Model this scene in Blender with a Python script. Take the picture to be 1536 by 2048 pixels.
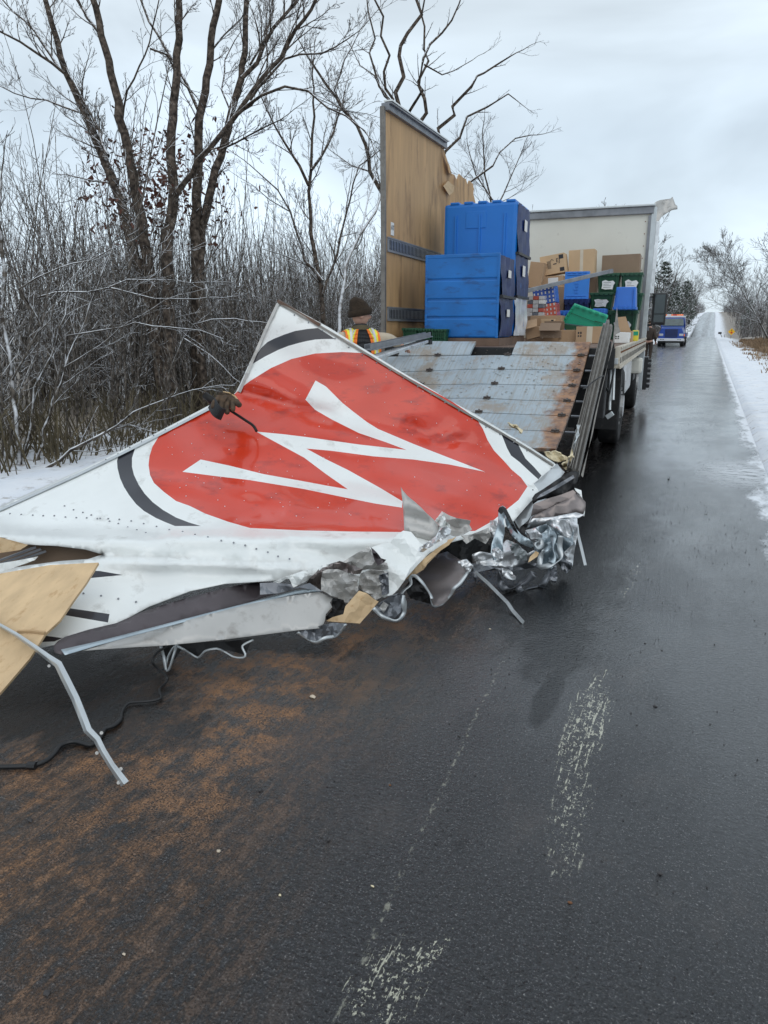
import bpy, bmesh, math, random
import numpy as np
from mathutils import Vector, Matrix, noise
from mathutils.geometry import delaunay_2d_cdt
random.seed(7); RNG = np.random.default_rng(7)
R = math.radians; pi = math.pi
for o in list(bpy.data.objects): bpy.data.objects.remove(o)
sc = bpy.context.scene; COL = sc.collection
# ------------------------------------------------------------------ camera, sky, sun, exposure
F = 1450.0; PITCH = R(14.24); YAW = R(23.7); CAMZ = 1.5
cd = bpy.data.cameras.new('camera'); cam = bpy.data.objects.new('camera', cd); COL.objects.link(cam)
cam.location = (0, 0, CAMZ); cam.rotation_euler = (pi/2 - PITCH, 0, YAW)
cd.sensor_fit = 'VERTICAL'; cd.sensor_height = 36; cd.lens = 36*F/2048; cd.clip_end = 3000; cd.clip_start = .05
sc.camera = cam; sc.render.resolution_x = 768; sc.render.resolution_y = 1024
sc.view_settings.view_transform = 'Standard'; sc.view_settings.look = 'None'
sc.view_settings.exposure = 0.28; sc.view_settings.gamma = 1
SUN_EL, SUN_AZ = 48, 150
w = bpy.data.worlds.new('World'); sc.world = w; w.use_nodes = True
nt = w.node_tree; nt.nodes.clear()
def N(nt, t, **k):
    n = nt.nodes.new(t)
    for a, b in k.items(): setattr(n, a, b)
    return n
L = nt.links.new
sky = N(nt, 'ShaderNodeTexSky', sky_type='NISHITA', sun_disc=False)
sky.sun_elevation = R(SUN_EL); sky.sun_rotation = R(SUN_AZ)
b1 = N(nt, 'ShaderNodeBackground'); b1.inputs[1].default_value = .08; L(sky.outputs[0], b1.inputs[0])
tc = N(nt, 'ShaderNodeTexCoord'); sp = N(nt, 'ShaderNodeSeparateXYZ'); L(tc.outputs['Generated'], sp.inputs[0])
cr = N(nt, 'ShaderNodeValToRGB'); L(sp.outputs[2], cr.inputs[0])
e = cr.color_ramp.elements; e[0].position = 0; e[0].color = (.68,.78,.85,1); e[1].position = 1; e[1].color = (.62,.69,.76,1)
for p, c in ((.08,(.60,.70,.78,1)), (.22,(.52,.61,.69,1)), (.40,(.63,.71,.77,1)), (.55,(.56,.64,.71,1))):
    q = cr.color_ramp.elements.new(p); q.color = c
mp = N(nt, 'ShaderNodeMapping'); mp.inputs['Scale'].default_value = (1,1,2.8); mp.inputs['Location'].default_value = (.35,.2,.1); L(tc.outputs['Generated'], mp.inputs[0])
nz = N(nt, 'ShaderNodeTexNoise'); nz.inputs['Scale'].default_value = 1.7; nz.inputs['Detail'].default_value = 5; nz.inputs['Roughness'].default_value = .5
nz.inputs['Distortion'].default_value = .4
L(mp.outputs[0], nz.inputs[0])
mr = N(nt, 'ShaderNodeMapRange'); mr.inputs[1].default_value = .3; mr.inputs[2].default_value = .7; mr.inputs[3].default_value = .72; mr.inputs[4].default_value = 1.42
L(nz.outputs[0], mr.inputs[0])
vm = N(nt, 'ShaderNodeVectorMath', operation='SCALE'); L(cr.outputs[0], vm.inputs[0]); L(mr.outputs[0], vm.inputs['Scale'])
b2 = N(nt, 'ShaderNodeBackground'); b2.inputs[1].default_value = 1.0; L(vm.outputs[0], b2.inputs[0])
mx = N(nt, 'ShaderNodeMixShader'); mx.inputs[0].default_value = .93; L(b1.outputs[0], mx.inputs[1]); L(b2.outputs[0], mx.inputs[2])
ow = N(nt, 'ShaderNodeOutputWorld'); L(mx.outputs[0], ow.inputs[0])
sd = bpy.data.lights.new('sun', 'SUN'); sd.energy = .6; sd.angle = R(60); sd.color = (1,.97,.93)
so = bpy.data.objects.new('sun', sd); COL.objects.link(so); so.rotation_euler = (R(90-SUN_EL), 0, R(180-SUN_AZ)); so.location = (0,0,30)
# ------------------------------------------------------------------ projection helpers (photo pixel -> place)
cp, spt = math.cos(PITCH), math.sin(PITCH)
RT = Vector((math.cos(YAW), math.sin(YAW), 0)); FW = Vector((-math.sin(YAW), math.cos(YAW), 0)); CAM = Vector((0,0,CAMZ))
def ray(px, py):
    a = (px-768)/F; b = (1024-py)/F
    return RT*a + FW*(cp + b*spt) + Vector((0,0,1))*(b*cp - spt)
def U(px, py, d): return CAM + ray(px, py)*d
def dz(py, z): return (CAMZ-z)/(spt - cp*(1024-py)/F)
def G(px, py, z=0.): return U(px, py, dz(py, z))
# truck frame
TR0 = Vector((-.88, 8.05, 0)); TH = R(2.5)
TF = Vector((-math.sin(TH), math.cos(TH), 0)); TX = Vector((math.cos(TH), math.sin(TH), 0))
def TP(px, py, s):           # ray meets plane local y = s -> local (x, s, z)
    r = ray(px, py); t = (s - (CAM-TR0).dot(TF))/r.dot(TF); p = CAM + r*t - TR0
    return Vector((p.dot(TX), s, p.z))
def TPX(px, py, x):
    r = ray(px, py); t = (x - (CAM-TR0).dot(TX))/r.dot(TX); p = CAM + r*t - TR0
    return Vector((x, p.dot(TF), p.z))
def T2W(v): return TR0 + TX*v[0] + TF*v[1] + Vector((0,0,v[2]))
def W2T(p): q = p-TR0; return Vector((q.dot(TX), q.dot(TF), q.z))
# ------------------------------------------------------------------ materials
def ramp(nt, inp, stops):
    r = N(nt, 'ShaderNodeValToRGB'); el = r.color_ramp.elements
    el[0].position, el[0].color = stops[0][0], (*stops[0][1], 1); el[1].position, el[1].color = stops[-1][0], (*stops[-1][1], 1)
    for p, c in stops[1:-1]: q = el.new(p); q.color = (*c, 1)
    nt.links.new(inp, r.inputs[0]); return r
def g3(v): return (v, v, v)
MATS = {}
def M(name, col, rough=.6, metal=0, var=.25, vs=6, stretch=(1,1,1), col2=None, bump=0, bs=40, det=5, coat=0, dirt=None, ds=3, dt=.6, spec=.5, obj=True, streak=None):
    """procedural material: base colour with noise variation, optional dirt patches and bump"""
    m = bpy.data.materials.new(name); m.use_nodes = True; t = m.node_tree; l = t.links.new
    b = t.nodes['Principled BSDF']; b.inputs['Roughness'].default_value = rough; b.inputs['Metallic'].default_value = metal
    b.inputs['Specular IOR Level'].default_value = spec
    if coat: b.inputs['Coat Weight'].default_value = coat; b.inputs['Coat Roughness'].default_value = .08
    c = N(t, 'ShaderNodeTexCoord'); mp = N(t, 'ShaderNodeMapping'); mp.inputs['Scale'].default_value = stretch
    l(c.outputs['Object' if obj else 'Generated'], mp.inputs[0])
    n = N(t, 'ShaderNodeTexNoise'); n.inputs['Scale'].default_value = vs; n.inputs['Detail'].default_value = det; l(mp.outputs[0], n.inputs[0])
    c2 = col2 or tuple(x*(1-var) for x in col); c1 = col if col2 else tuple(min(1, x*(1+var*.5)) for x in col)
    r = ramp(t, n.outputs[0], [(.3, c2), (.7, c1)]); out = r.outputs[0]
    if dirt:
        n2 = N(t, 'ShaderNodeTexNoise'); n2.inputs['Scale'].default_value = ds; n2.inputs['Detail'].default_value = 8; n2.inputs['Roughness'].default_value = .65
        if streak:
            mp2 = N(t, 'ShaderNodeMapping'); mp2.inputs['Scale'].default_value = streak; l(c.outputs['Object'], mp2.inputs[0]); l(mp2.outputs[0], n2.inputs[0])
        else: l(c.outputs['Object'], n2.inputs[0])
        r2 = ramp(t, n2.outputs[0], [(dt-.06, g3(0)), (dt+.08, g3(.85))])
        mxx = N(t, 'ShaderNodeMix', data_type='RGBA'); l(r2.outputs[0], mxx.inputs[0]); l(out, mxx.inputs[6]); mxx.inputs[7].default_value = (*dirt, 1); out = mxx.outputs[2]
    l(out, b.inputs['Base Color'])
    if bump:
        n3 = N(t, 'ShaderNodeTexNoise'); n3.inputs['Scale'].default_value = bs; n3.inputs['Detail'].default_value = 6; l(mp.outputs[0], n3.inputs[0])
        bp = N(t, 'ShaderNodeBump'); bp.inputs['Strength'].default_value = bump; bp.inputs['Distance'].default_value = .01; l(n3.outputs[0], bp.inputs['Height']); l(bp.outputs[0], b.inputs['Normal'])
    MATS[name] = m; return m
def bark_mat(name, c1, c2, snow0=.45, snow1=.75, ns=9, amt=1.):
    m = bpy.data.materials.new(name); m.use_nodes = True; t = m.node_tree; l = t.links.new
    b = t.nodes['Principled BSDF']; b.inputs['Roughness'].default_value = .85; b.inputs['Specular IOR Level'].default_value = .2
    g = N(t, 'ShaderNodeNewGeometry'); n = N(t, 'ShaderNodeTexNoise'); n.inputs['Scale'].default_value = 14; n.inputs['Detail'].default_value = 6
    c = N(t, 'ShaderNodeTexCoord'); l(c.outputs['Object'], n.inputs[0])
    r = ramp(t, n.outputs[0], [(.35, c1), (.55, c2), (.72, tuple(x*1.9+.02 for x in c2))])
    s = N(t, 'ShaderNodeSeparateXYZ'); l(g.outputs['Normal'], s.inputs[0])
    n2 = N(t, 'ShaderNodeTexNoise'); n2.inputs['Scale'].default_value = ns; n2.inputs['Detail'].default_value = 3; l(c.outputs['Object'], n2.inputs[0])
    a = N(t, 'ShaderNodeMath', operation='MULTIPLY_ADD'); l(n2.outputs[0], a.inputs[0]); a.inputs[1].default_value = 1.1; a.inputs[2].default_value = -.55
    ad = N(t, 'ShaderNodeMath', operation='ADD'); l(s.outputs[2], ad.inputs[0]); l(a.outputs[0], ad.inputs[1])
    r2 = ramp(t, ad.outputs[0], [(snow0, g3(0)), (snow1, g3(amt))])
    x = N(t, 'ShaderNodeMix', data_type='RGBA'); l(r2.outputs[0], x.inputs[0]); l(r.outputs[0], x.inputs[6]); x.inputs[7].default_value = (.78,.80,.83,1)
    l(x.outputs[2], b.inputs['Base Color'])
    bp = N(t, 'ShaderNodeBump'); bp.inputs['Strength'].default_value = .6; bp.inputs['Distance'].default_value = .02; l(n.outputs[0], bp.inputs['Height']); l(bp.outputs[0], b.inputs['Normal'])
    MATS[name] = m; return m
M('white_skin', (.81,.83,.81), .30, 0, .07, 3, bump=.03, bs=5, coat=.3, dirt=(.50,.50,.47), ds=6, dt=.63)
M('red_skin', (.62,.042,.014), .25, 0, .10, 3, coat=.45, dirt=(.34,.025,.015), ds=4, dt=.60, streak=(1,1,3), bump=.02, bs=60)
M('black_skin', (.022,.022,.03), .3, 0, .2, 6, coat=.3)
M('skin_back', (.085,.070,.075), .35, .3, .35, 4, bump=.1)
M('grey_skin', (.46,.45,.43), .38, .25, .12, 5, bump=.05, bs=12, dirt=(.25,.23,.21), ds=8, dt=.62)
M('alu', (.80,.81,.82), .38, .85, .2, 7, bump=.12, bs=30, dirt=(.3,.29,.28), ds=10, dt=.62)
M('alu_blue', (.46,.53,.57), .42, .8, .25, 6, bump=.1, bs=25)
M('alu_dark', (.22,.23,.25), .42, .7, .4, 6, bump=.12, bs=20)
M('alu_bronze', (.26,.225,.215), .36, .75, .45, 4, bump=.1, bs=15)
M('galv', (.56,.59,.60), .36, .55, .12, 9, bump=.04, bs=40)
M('mud_alu', (.215,.20,.18), .5, .3, .3, 12, bump=.1, bs=30, dirt=(.16,.14,.12), ds=22, dt=.58)
M('plywood', (.54,.33,.155), .6, 0, .18, 3, stretch=(2.5,2.5,.45), bump=.08, bs=50, dirt=(.24,.135,.06), ds=2.2, dt=.58, streak=(2,2,.5))
M('fresh_ply', (.66,.47,.27), .65, 0, .16, 3.5, stretch=(5,.8,5), bump=.1, bs=60, dirt=(.46,.28,.13), ds=5, dt=.62, streak=(6,1,6))
M('fascia_wood', (.55,.37,.20), .8, 0, .3, 6, bump=.3, bs=40)
M('cream_wall', (.70,.69,.62), .5, 0, .04, 2, bump=.02, dirt=(.50,.48,.42), ds=4, dt=.68)
M('steel_grey', (.25,.26,.28), .45, .5, .25, 7, bump=.05)
M('etrack', (.30,.30,.30), .5, .3, .2, 8)
M('black_plastic', (.012,.012,.013), .45, 0, .3, 8, bump=.05)
M('rubber', (.018,.018,.019), .75, 0, .3, 12, bump=.25, bs=50, dirt=(.05,.045,.04), ds=12, dt=.6)
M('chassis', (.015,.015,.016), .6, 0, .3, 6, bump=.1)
M('rim', (.6,.6,.6), .35, .6, .15)
M('cart_blue', (.006,.155,.50), .42, 0, .22, 3, bump=.05, bs=30, dirt=(.012,.06,.19), ds=5, dt=.60, streak=(.7,1,2.2))
M('cart_blue_clean', (.006,.17,.58), .4, 0, .07, 3, bump=.04, bs=30, dirt=(.02,.2,.6), ds=6, dt=.68)
M('curtain', (.012,.03,.13), .45, 0, .35, 5, bump=.3, bs=8)
M('film', (.75,.78,.82), .18, 0, .3, 6, bump=.5, bs=6)
M('pallet', (.16,.10,.07), .7, 0, .3, 6, bump=.2)
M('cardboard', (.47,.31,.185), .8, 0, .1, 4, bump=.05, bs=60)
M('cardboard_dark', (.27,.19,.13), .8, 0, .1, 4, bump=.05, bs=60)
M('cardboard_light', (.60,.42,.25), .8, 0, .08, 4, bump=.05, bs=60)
M('tape', (.66,.58,.45), .3, 0, .1, 8)
M('paper', (.78,.78,.76), .6, 0, .06, 10)
M('print', (.03,.03,.035), .6, 0, .2, 10)
M('green_tote', (.012,.075,.035), .42, 0, .15, 4, bump=.06, bs=40)
M('bright_green', (.008,.33,.19), .38, 0, .10, 4, bump=.06, bs=40)
M('blue_tote', (.03,.17,.62), .4, 0, .08, 4, bump=.05, bs=40)
M('lid_blue', (.05,.25,.75), .38, 0, .08, 4, bump=.05, bs=40)
M('pack_blue', (.06,.12,.42), .25, 0, .3, 12, coat=.4)
M('pack_red', (.60,.13,.08), .25, 0, .25, 12, coat=.4)
M('pack_white', (.62,.60,.58), .25, 0, .15, 10, coat=.5)
M('yellow', (.72,.60,.05), .4, 0, .2, 12)
M('foam', (.72,.62,.42), .9, 0, .15, 9, bump=.5, bs=20)
M('rust_iron', (.12,.10,.09), .5, .5, .4, 12)
M('rust', (.20,.085,.035), .8, 0, .5, 9, bump=.2)
M('skin_face', (.56,.33,.25), .5, 0, .08, 9)
M('beanie', (.035,.022,.012), .95, 0, .35, 30, bump=.8, bs=90)
M('canvas', (.52,.44,.33), .85, 0, .12, 8, bump=.35, bs=14)
M('jacket_black', (.012,.012,.014), .6, 0, .3, 8, bump=.2, bs=14)
M('hi_orange', (.90,.20,.02), .55, 0, .08, 8)
M('hi_yellow', (.85,.80,.05), .5, 0, .06, 8)
M('reflective', (.62,.62,.62), .35, .2, .08, 8)
M('trousers', (.05,.055,.07), .8, 0, .3, 8, bump=.2)
M('uniform', (.045,.03,.022), .75, 0, .3, 8, bump=.2)
M('glove_camo', (.10,.062,.035), .9, 0, .4, 28, col2=(.028,.02,.014), bump=.6, bs=40)
M('black_iron', (.02,.018,.017), .5, .5, .4, 12, bump=.2)
M('tow_blue', (.012,.065,.36), .3, 0, .12, 3, coat=.5)
M('tow_white', (.72,.73,.76), .4, 0, .06, 3)
M('glass', (.03,.07,.075), .12, 0, .5, 3, spec=.8)
M('mirror_glass', (.05,.065,.07), .08, .1, .1, 3)
M('sign_yellow', (.86,.48,.02), .4, 0, .06, 5)
M('sign_red', (.55,.02,.02), .4, 0, .06, 5)
M('post', (.25,.23,.2), .7, .2, .2, 5)
M('pine', (.05,.085,.05), .8, 0, .4, 6)
M('dry_grass', (.36,.25,.15), .9, 0, .5, 1.5, col2=(.16,.10,.06))
M('weed', (.10,.080,.045), .9, 0, .4, 3)
M('russet_leaf', (.12,.045,.03), .8, 0, .35, 6)
M('pebble', (.05,.045,.045), .6, 0, .5, 30)
M('chip', (.62,.52,.4), .7, 0, .3, 30)
ml = M('amber', (.75,.16,.03), .25); ml.node_tree.nodes['Principled BSDF'].inputs['Emission Color'].default_value = (1,.25,.06,1); ml.node_tree.nodes['Principled BSDF'].inputs['Emission Strength'].default_value = .3
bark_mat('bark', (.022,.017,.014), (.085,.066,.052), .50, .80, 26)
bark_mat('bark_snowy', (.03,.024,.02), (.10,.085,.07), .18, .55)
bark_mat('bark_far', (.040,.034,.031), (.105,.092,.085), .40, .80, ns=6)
bark_mat('twig', (.030,.023,.019), (.10,.08,.065), .36, .62, ns=18)
bark_mat('thicket', (.042,.036,.031), (.15,.130,.112), .33, .50, ns=24, amt=1.)
bark_mat('birch', (.10,.085,.075), (.22,.2,.18), .0, .35, ns=12)
bark_mat('pine_needles', (.020,.035,.022), (.045,.065,.04), .30, .75, ns=7)
# ------------------------------------------------------------------ object helpers
def root(name, label, cat, loc=(0,0,0), rz=0, group=None):
    o = bpy.data.objects.new(name, None); COL.objects.link(o); o.location = loc; o.rotation_euler = (0,0,rz); o.empty_display_size = .2
    o['label'] = label; o['category'] = cat
    if group: o['group'] = group
    return o
def tag(o, label, cat, group=None):
    o['label'] = label; o['category'] = cat
    if group: o['group'] = group
    return o
def link(me, name, mats, parent=None, off=None, smooth=False, kind=None, label=None):
    o = bpy.data.objects.new(name, me); COL.objects.link(o)
    if not isinstance(mats, (list, tuple)): mats = [mats]
    for m in mats: me.materials.append(MATS[m] if isinstance(m, str) else m)
    if smooth: me.polygons.foreach_set('use_smooth', [True]*len(me.polygons))
    if off is not None: me.transform(Matrix.Translation(-Vector(off)))
    if parent: o.parent = parent
    if kind: o['kind'] = kind
    if label: o['label'] = label
    me.update(); return o
class MB:
    def __init__(s): s.v = []; s.f = []; s.m = []
    def add(s, vs, fs, mi=0):
        n = len(s.v); s.v += [tuple(v) for v in vs]; s.f += [tuple(i+n for i in f) for f in fs]; s.m += [mi]*len(fs); return s
    def box(s, c, d, mi=0, rot=None, taper=1.):
        x, y, z = (k/2 for k in d); P = [Vector((sx*x*(taper if sz < 0 else 1), sy*y*(taper if sz < 0 else 1), sz*z)) for sz in (-1,1) for sy in (-1,1) for sx in (-1,1)]
        if rot: mm = Matrix.Rotation(rot[2],3,'Z') @ Matrix.Rotation(rot[1],3,'Y') @ Matrix.Rotation(rot[0],3,'X'); P = [mm @ p for p in P]
        P = [p+Vector(c) for p in P]
        return s.add(P, [(0,2,3,1),(4,5,7,6),(0,1,5,4),(2,6,7,3),(0,4,6,2),(1,3,7,5)], mi)
    def b2(s, x0, x1, y0, y1, z0, z1, mi=0): return s.box(((x0+x1)/2,(y0+y1)/2,(z0+z1)/2), (abs(x1-x0),abs(y1-y0),abs(z1-z0)), mi)
    def beam(s, p0, p1, w, t, mi=0, up=(0,0,1)):
        p0 = Vector(p0); p1 = Vector(p1); d = (p1-p0).normalized(); a = d.cross(Vector(up))
        if a.length < 1e-4: a = d.cross(Vector((1,0,0)))
        a.normalize(); b = a.cross(d).normalized()
        P = [p + a*sa*w/2 + b*sb*t/2 for p in (p0,p1) for sa, sb in ((-1,-1),(1,-1),(1,1),(-1,1))]
        return s.add(P, [(3,2,1,0),(4,5,6,7),(0,1,5,4),(1,2,6,5),(2,3,7,6),(3,0,4,7)], mi)
    def tube(s, pts, r, k=6, mi=0, cap=True):
        pts = [Vector(p) for p in pts]; n = len(pts); rs = r if isinstance(r, (list, tuple)) else [r]*n
        V = []; a = None
        for i in range(n):
            d = (pts[min(i+1,n-1)]-pts[max(i-1,0)]).normalized()
            if a is None: a = d.orthogonal().normalized()
            a = (a - d*a.dot(d)).normalized(); b = d.cross(a)
            V += [pts[i] + (a*math.cos(2*pi*j/k)+b*math.sin(2*pi*j/k))*rs[i] for j in range(k)]
        Fs = [(i*k+j, i*k+(j+1)%k, (i+1)*k+(j+1)%k, (i+1)*k+j) for i in range(n-1) for j in range(k)]
        if cap: Fs += [tuple(reversed(range(k))), tuple((n-1)*k+j for j in range(k))]
        return s.add(V, Fs, mi)
    def ribbon(s, pts, w, t, up=(0,0,1), mi=0):
        for a, b in zip(pts, pts[1:]): s.beam(a, b, w, t, mi, up)
        return s
    def prism(s, poly, f0, f1, mi=0):     # poly list of 2D points, f0/f1 map 2D->3D
        n = len(poly); V = [f0(p) for p in poly]+[f1(p) for p in poly]
        return s.add(V, [tuple(reversed(range(n))), tuple(range(n,2*n))]+[(i,(i+1)%n,n+(i+1)%n,n+i) for i in range(n)], mi)
    def disc_cyl(s, c, ax, r, h, k=24, mi=0, r2=None):
        c = Vector(c); ax = Vector(ax).normalized(); return s.tube([c-ax*h/2, c+ax*h/2], [r, r2 or r], k, mi)
    def build(s, name, mats, parent=None, off=None, smooth=False, bevel=0, kind=None, label=None):
        me = bpy.data.meshes.new(name); me.from_pydata(s.v, [], s.f); me.polygons.foreach_set('material_index', s.m)
        if bevel:
            bm = bmesh.new(); bm.from_mesh(me); bmesh.ops.bevel(bm, geom=bm.edges[:], offset=bevel, segments=2, affect='EDGES', profile=.6, clamp_overlap=True); bm.to_mesh(me); bm.free()
        return link(me, name, mats, parent, off, smooth, kind, label)
def inpoly(P, poly):
    x, y = P[:,0], P[:,1]; c = np.zeros(len(P), bool); n = len(poly)
    for i in range(n):
        x0, y0 = poly[i]; x1, y1 = poly[(i+1)%n]
        if y0 == y1: continue
        c ^= ((y0 > y) != (y1 > y)) & (x < (x1-x0)*(y-y0)/(y1-y0)+x0)
    return c
def densify(poly, step, closed=True):
    out = []; n = len(poly)
    for i in range(n if closed else n-1):
        a = poly[i]; b = poly[(i+1)%n]; k = max(1, int(math.dist(a,b)/step))
        out += [(a[0]+(b[0]-a[0])*j/k, a[1]+(b[1]-a[1])*j/k) for j in range(k)]
    if not closed: out.append(poly[-1])
    return out
def smoothpoly(poly, it=1):
    for _ in range(it):
        n = len(poly); out = []
        for i in range(n):
            a = poly[i]; b = poly[(i+1)%n]; out += [(a[0]*.75+b[0]*.25, a[1]*.75+b[1]*.25), (a[0]*.25+b[0]*.75, a[1]*.25+b[1]*.75)]
        poly = out
    return poly
def tri2d(outline, regions=(), holes=(), step=12, grid=14, jitter=.3, seed=1):
    """triangulate a flat outline; returns 2D verts, tris, region index per tri (0 = ground colour)"""
    rng = random.Random(seed); V = []; E = []
    for poly, st in [(outline, step)] + [(r, step) for r in regions] + [(h, step) for h in holes]:
        d = densify(poly, st); n0 = len(V); V += d; E += [(n0+i, n0+(i+1)%len(d)) for i in range(len(d))]
    xs = [p[0] for p in outline]; ys = [p[1] for p in outline]; gp = []
    y = min(ys); row = 0
    while y < max(ys):
        x = min(xs) + (grid/2 if row % 2 else 0)
        while x < max(xs): gp.append((x+rng.uniform(-jitter,jitter)*grid, y+rng.uniform(-jitter,jitter)*grid)); x += grid
        y += grid*.87; row += 1
    if gp:
        ga = np.array(gp); k = inpoly(ga, outline)
        ga = ga[k]; B = np.array(V)
        if len(ga):
            dmin = np.min(np.linalg.norm(ga[:,None]-B[None], axis=2), axis=1) if len(ga)*len(B) < 3e7 else np.full(len(ga), 99)
            ga = ga[dmin > grid*.42]; V += [tuple(p) for p in ga]
    r = delaunay_2d_cdt([Vector(p) for p in V], E, [], 0, 1e-4)
    P = np.array([tuple(p) for p in r[0]]); T = np.array([f for f in r[2] if len(f) == 3])
    C = P[T].mean(axis=1); keep = inpoly(C, outline)
    for h in holes: keep &= ~inpoly(C, h)
    T = T[keep]; C = C[keep]; reg = np.zeros(len(T), int)
    for i, q in enumerate(regions): reg[inpoly(C, q)] = i+1
    return P, T, reg
def tps(ctrl):
    X = np.array([c[:2] for c in ctrl], float)/500; Z = 1/np.array([c[2] for c in ctrl], float)
    def K(A, B):
        d2 = ((A[:,None]-B[None])**2).sum(2); return np.where(d2 > 0, d2*np.log(d2+1e-12), 0)
    n = len(X); A = np.zeros((n+3, n+3)); A[:n,:n] = K(X,X)+np.eye(n)*2e-3; A[:n,n] = 1; A[:n,n+1:] = X; A[n:,:n] = A[:n,n:].T
    s = np.linalg.solve(A, np.concatenate([Z, [0,0,0]]))
    def f(P):
        P = np.asarray(P, float)/500; return 1/(K(P,X) @ s[:n] + s[n] + P @ s[n+1:])
    return f
def rays(P):
    a = (P[:,0]-768)/F; b = (1024-P[:,1])/F
    return a[:,None]*np.array(RT) + (cp+b*spt)[:,None]*np.array(FW) + (b*cp-spt)[:,None]*np.array((0,0,1.))
def surf(name, P, T, reg, d, mats, parent=None, off=None, smooth=True, thick=.003, back=None, kind=None, label=None, reloff=0.):
    W = np.array(CAM)+rays(P)*d[:,None]; W[:,2] = np.maximum(W[:,2], .004+thick)
    used = np.unique(T); remap = -np.ones(len(P), int); remap[used] = np.arange(len(used)); W = W[used]; T = remap[T]
    n = np.cross(W[T[:,1]]-W[T[:,0]], W[T[:,2]]-W[T[:,0]]); c = W[T].mean(1)-np.array(CAM)
    flip = (n*c).sum(1) > 0; T[flip] = T[flip][:, ::-1]
    me = bpy.data.meshes.new(name); me.from_pydata(W.tolist(), [], T.tolist()); me.polygons.foreach_set('material_index', reg.astype(int).tolist())
    mm = list(mats); nb = len(mm)
    if back: mm.append(back)
    o = link(me, name, mm, parent, off, smooth, kind, label)
    if thick:
        s = o.modifiers.new('thick', 'SOLIDIFY'); s.thickness = thick; s.offset = -1
        if back and nb == 1: s.material_offset = 1
        elif back: s.material_offset = nb
    return o
def creases(P, seed, amp, n=9, width=None):
    rng = np.random.default_rng(seed); mn = P.min(0); mx_ = P.max(0); S = np.linalg.norm(mx_-mn); d = np.zeros(len(P))
    n = min(n, 7); a0 = rng.random()*pi
    for _ in range(n):
        c = mn+rng.random(2)*(mx_-mn); a = a0+rng.normal(0,.45); q = (P-c) @ np.array([math.cos(a), math.sin(a)])
        wv = (width or S*.17)*rng.uniform(.5,1.5); u = np.abs(((q/wv) % 2)-1)
        d += amp*rng.uniform(.4,1)*(u-.5)/math.sqrt(n)*2
    return d
def sheet(name, poly, dd, mat, parent, off, amp=.03, grid=11, seed=0, thick=.002, back=None, tilt=(0,0), smooth=False, n=9, label=None, width=None):
    """a torn, creased piece of sheet metal; outline traced in the photo, standing at distance dd"""
    if grid < 8 and mat in ('alu','alu_blue','galv','alu_dark'): grid = 5; smooth = (mat == 'alu_blue' or seed % 3 == 0); amp *= .85
    P, T, reg = tri2d(poly, step=grid*.8, grid=grid, seed=seed+3)
    c = np.mean(np.array(poly), axis=0); d = dd + tilt[0]*(P[:,0]-c[0])/100 + tilt[1]*(P[:,1]-c[1])/100 + creases(P, seed, amp, n, width)
    return surf(name, P, T, reg, d, [mat], parent, off, smooth, thick, back, label=label)
def Z(pts, s, ox, oy): return [(x/s+ox, y/s+oy) for x, y in pts]
# ------------------------------------------------------------------ ground, road, verge
def prof(y):
    return float(np.interp(y, [-80,0,135,150,172,200,250,318,450,690,760,1200], [0,0,0,-.9,-1.9,-.7,2.0,5.4,9.4,14.5,12,-5]))
ROADL, ROADR = -5.1, .68
def side(x, y):
    n = noise.noise(Vector((x*.7, y*.5, 0)))*.05 + noise.noise(Vector((x*2.5, y*2, 5)))*.02
    if ROADL-.1 < x < ROADR+.1: return -.05
    if x >= ROADR: t = x-ROADR; b = .015+.035*min(t,1) - .22*math.exp(-((t-3)/1.3)**2) + .25*max(0,min(1,(t-4)/4)); return b + n*min(1,t*1.5)
    t = ROADL-x; return .02+.09*min(1,t) - .10*math.exp(-((t-2)/1.)**2) + n*min(1,t*2) + .02*max(0,t-20)*.2
xs = sorted(set([-420,-300,-200,-140,-100,-70,-50,-38,-30,-25,-20,-17,-14,-12] + [round(-11+.25*i,3) for i in range(0,24)] + [ROADL-.02, ROADL-.1, -4,-2,0, ROADR+.02, ROADR+.1] + [round(.9+.25*i,3) for i in range(0,28)] + [8.5,10,12,15,20,27,38,55,80,120,180,300,420]))
ys = sorted(set([-80,-50,-30,-15,-8] + [round(-4+.3*i,3) for i in range(0,90)] + [round(23+1.*i,3) for i in range(0,60)] + list(range(84,240,5)) + list(range(240,800,12)) + [850,950,1200]))
V = [(x, y, prof(y)+side(x,y)) for y in ys for x in xs]; nx = len(xs)
Fc = [(j*nx+i, j*nx+i+1, (j+1)*nx+i+1, (j+1)*nx+i) for j in range(len(ys)-1) for i in range(nx-1)]
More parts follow.
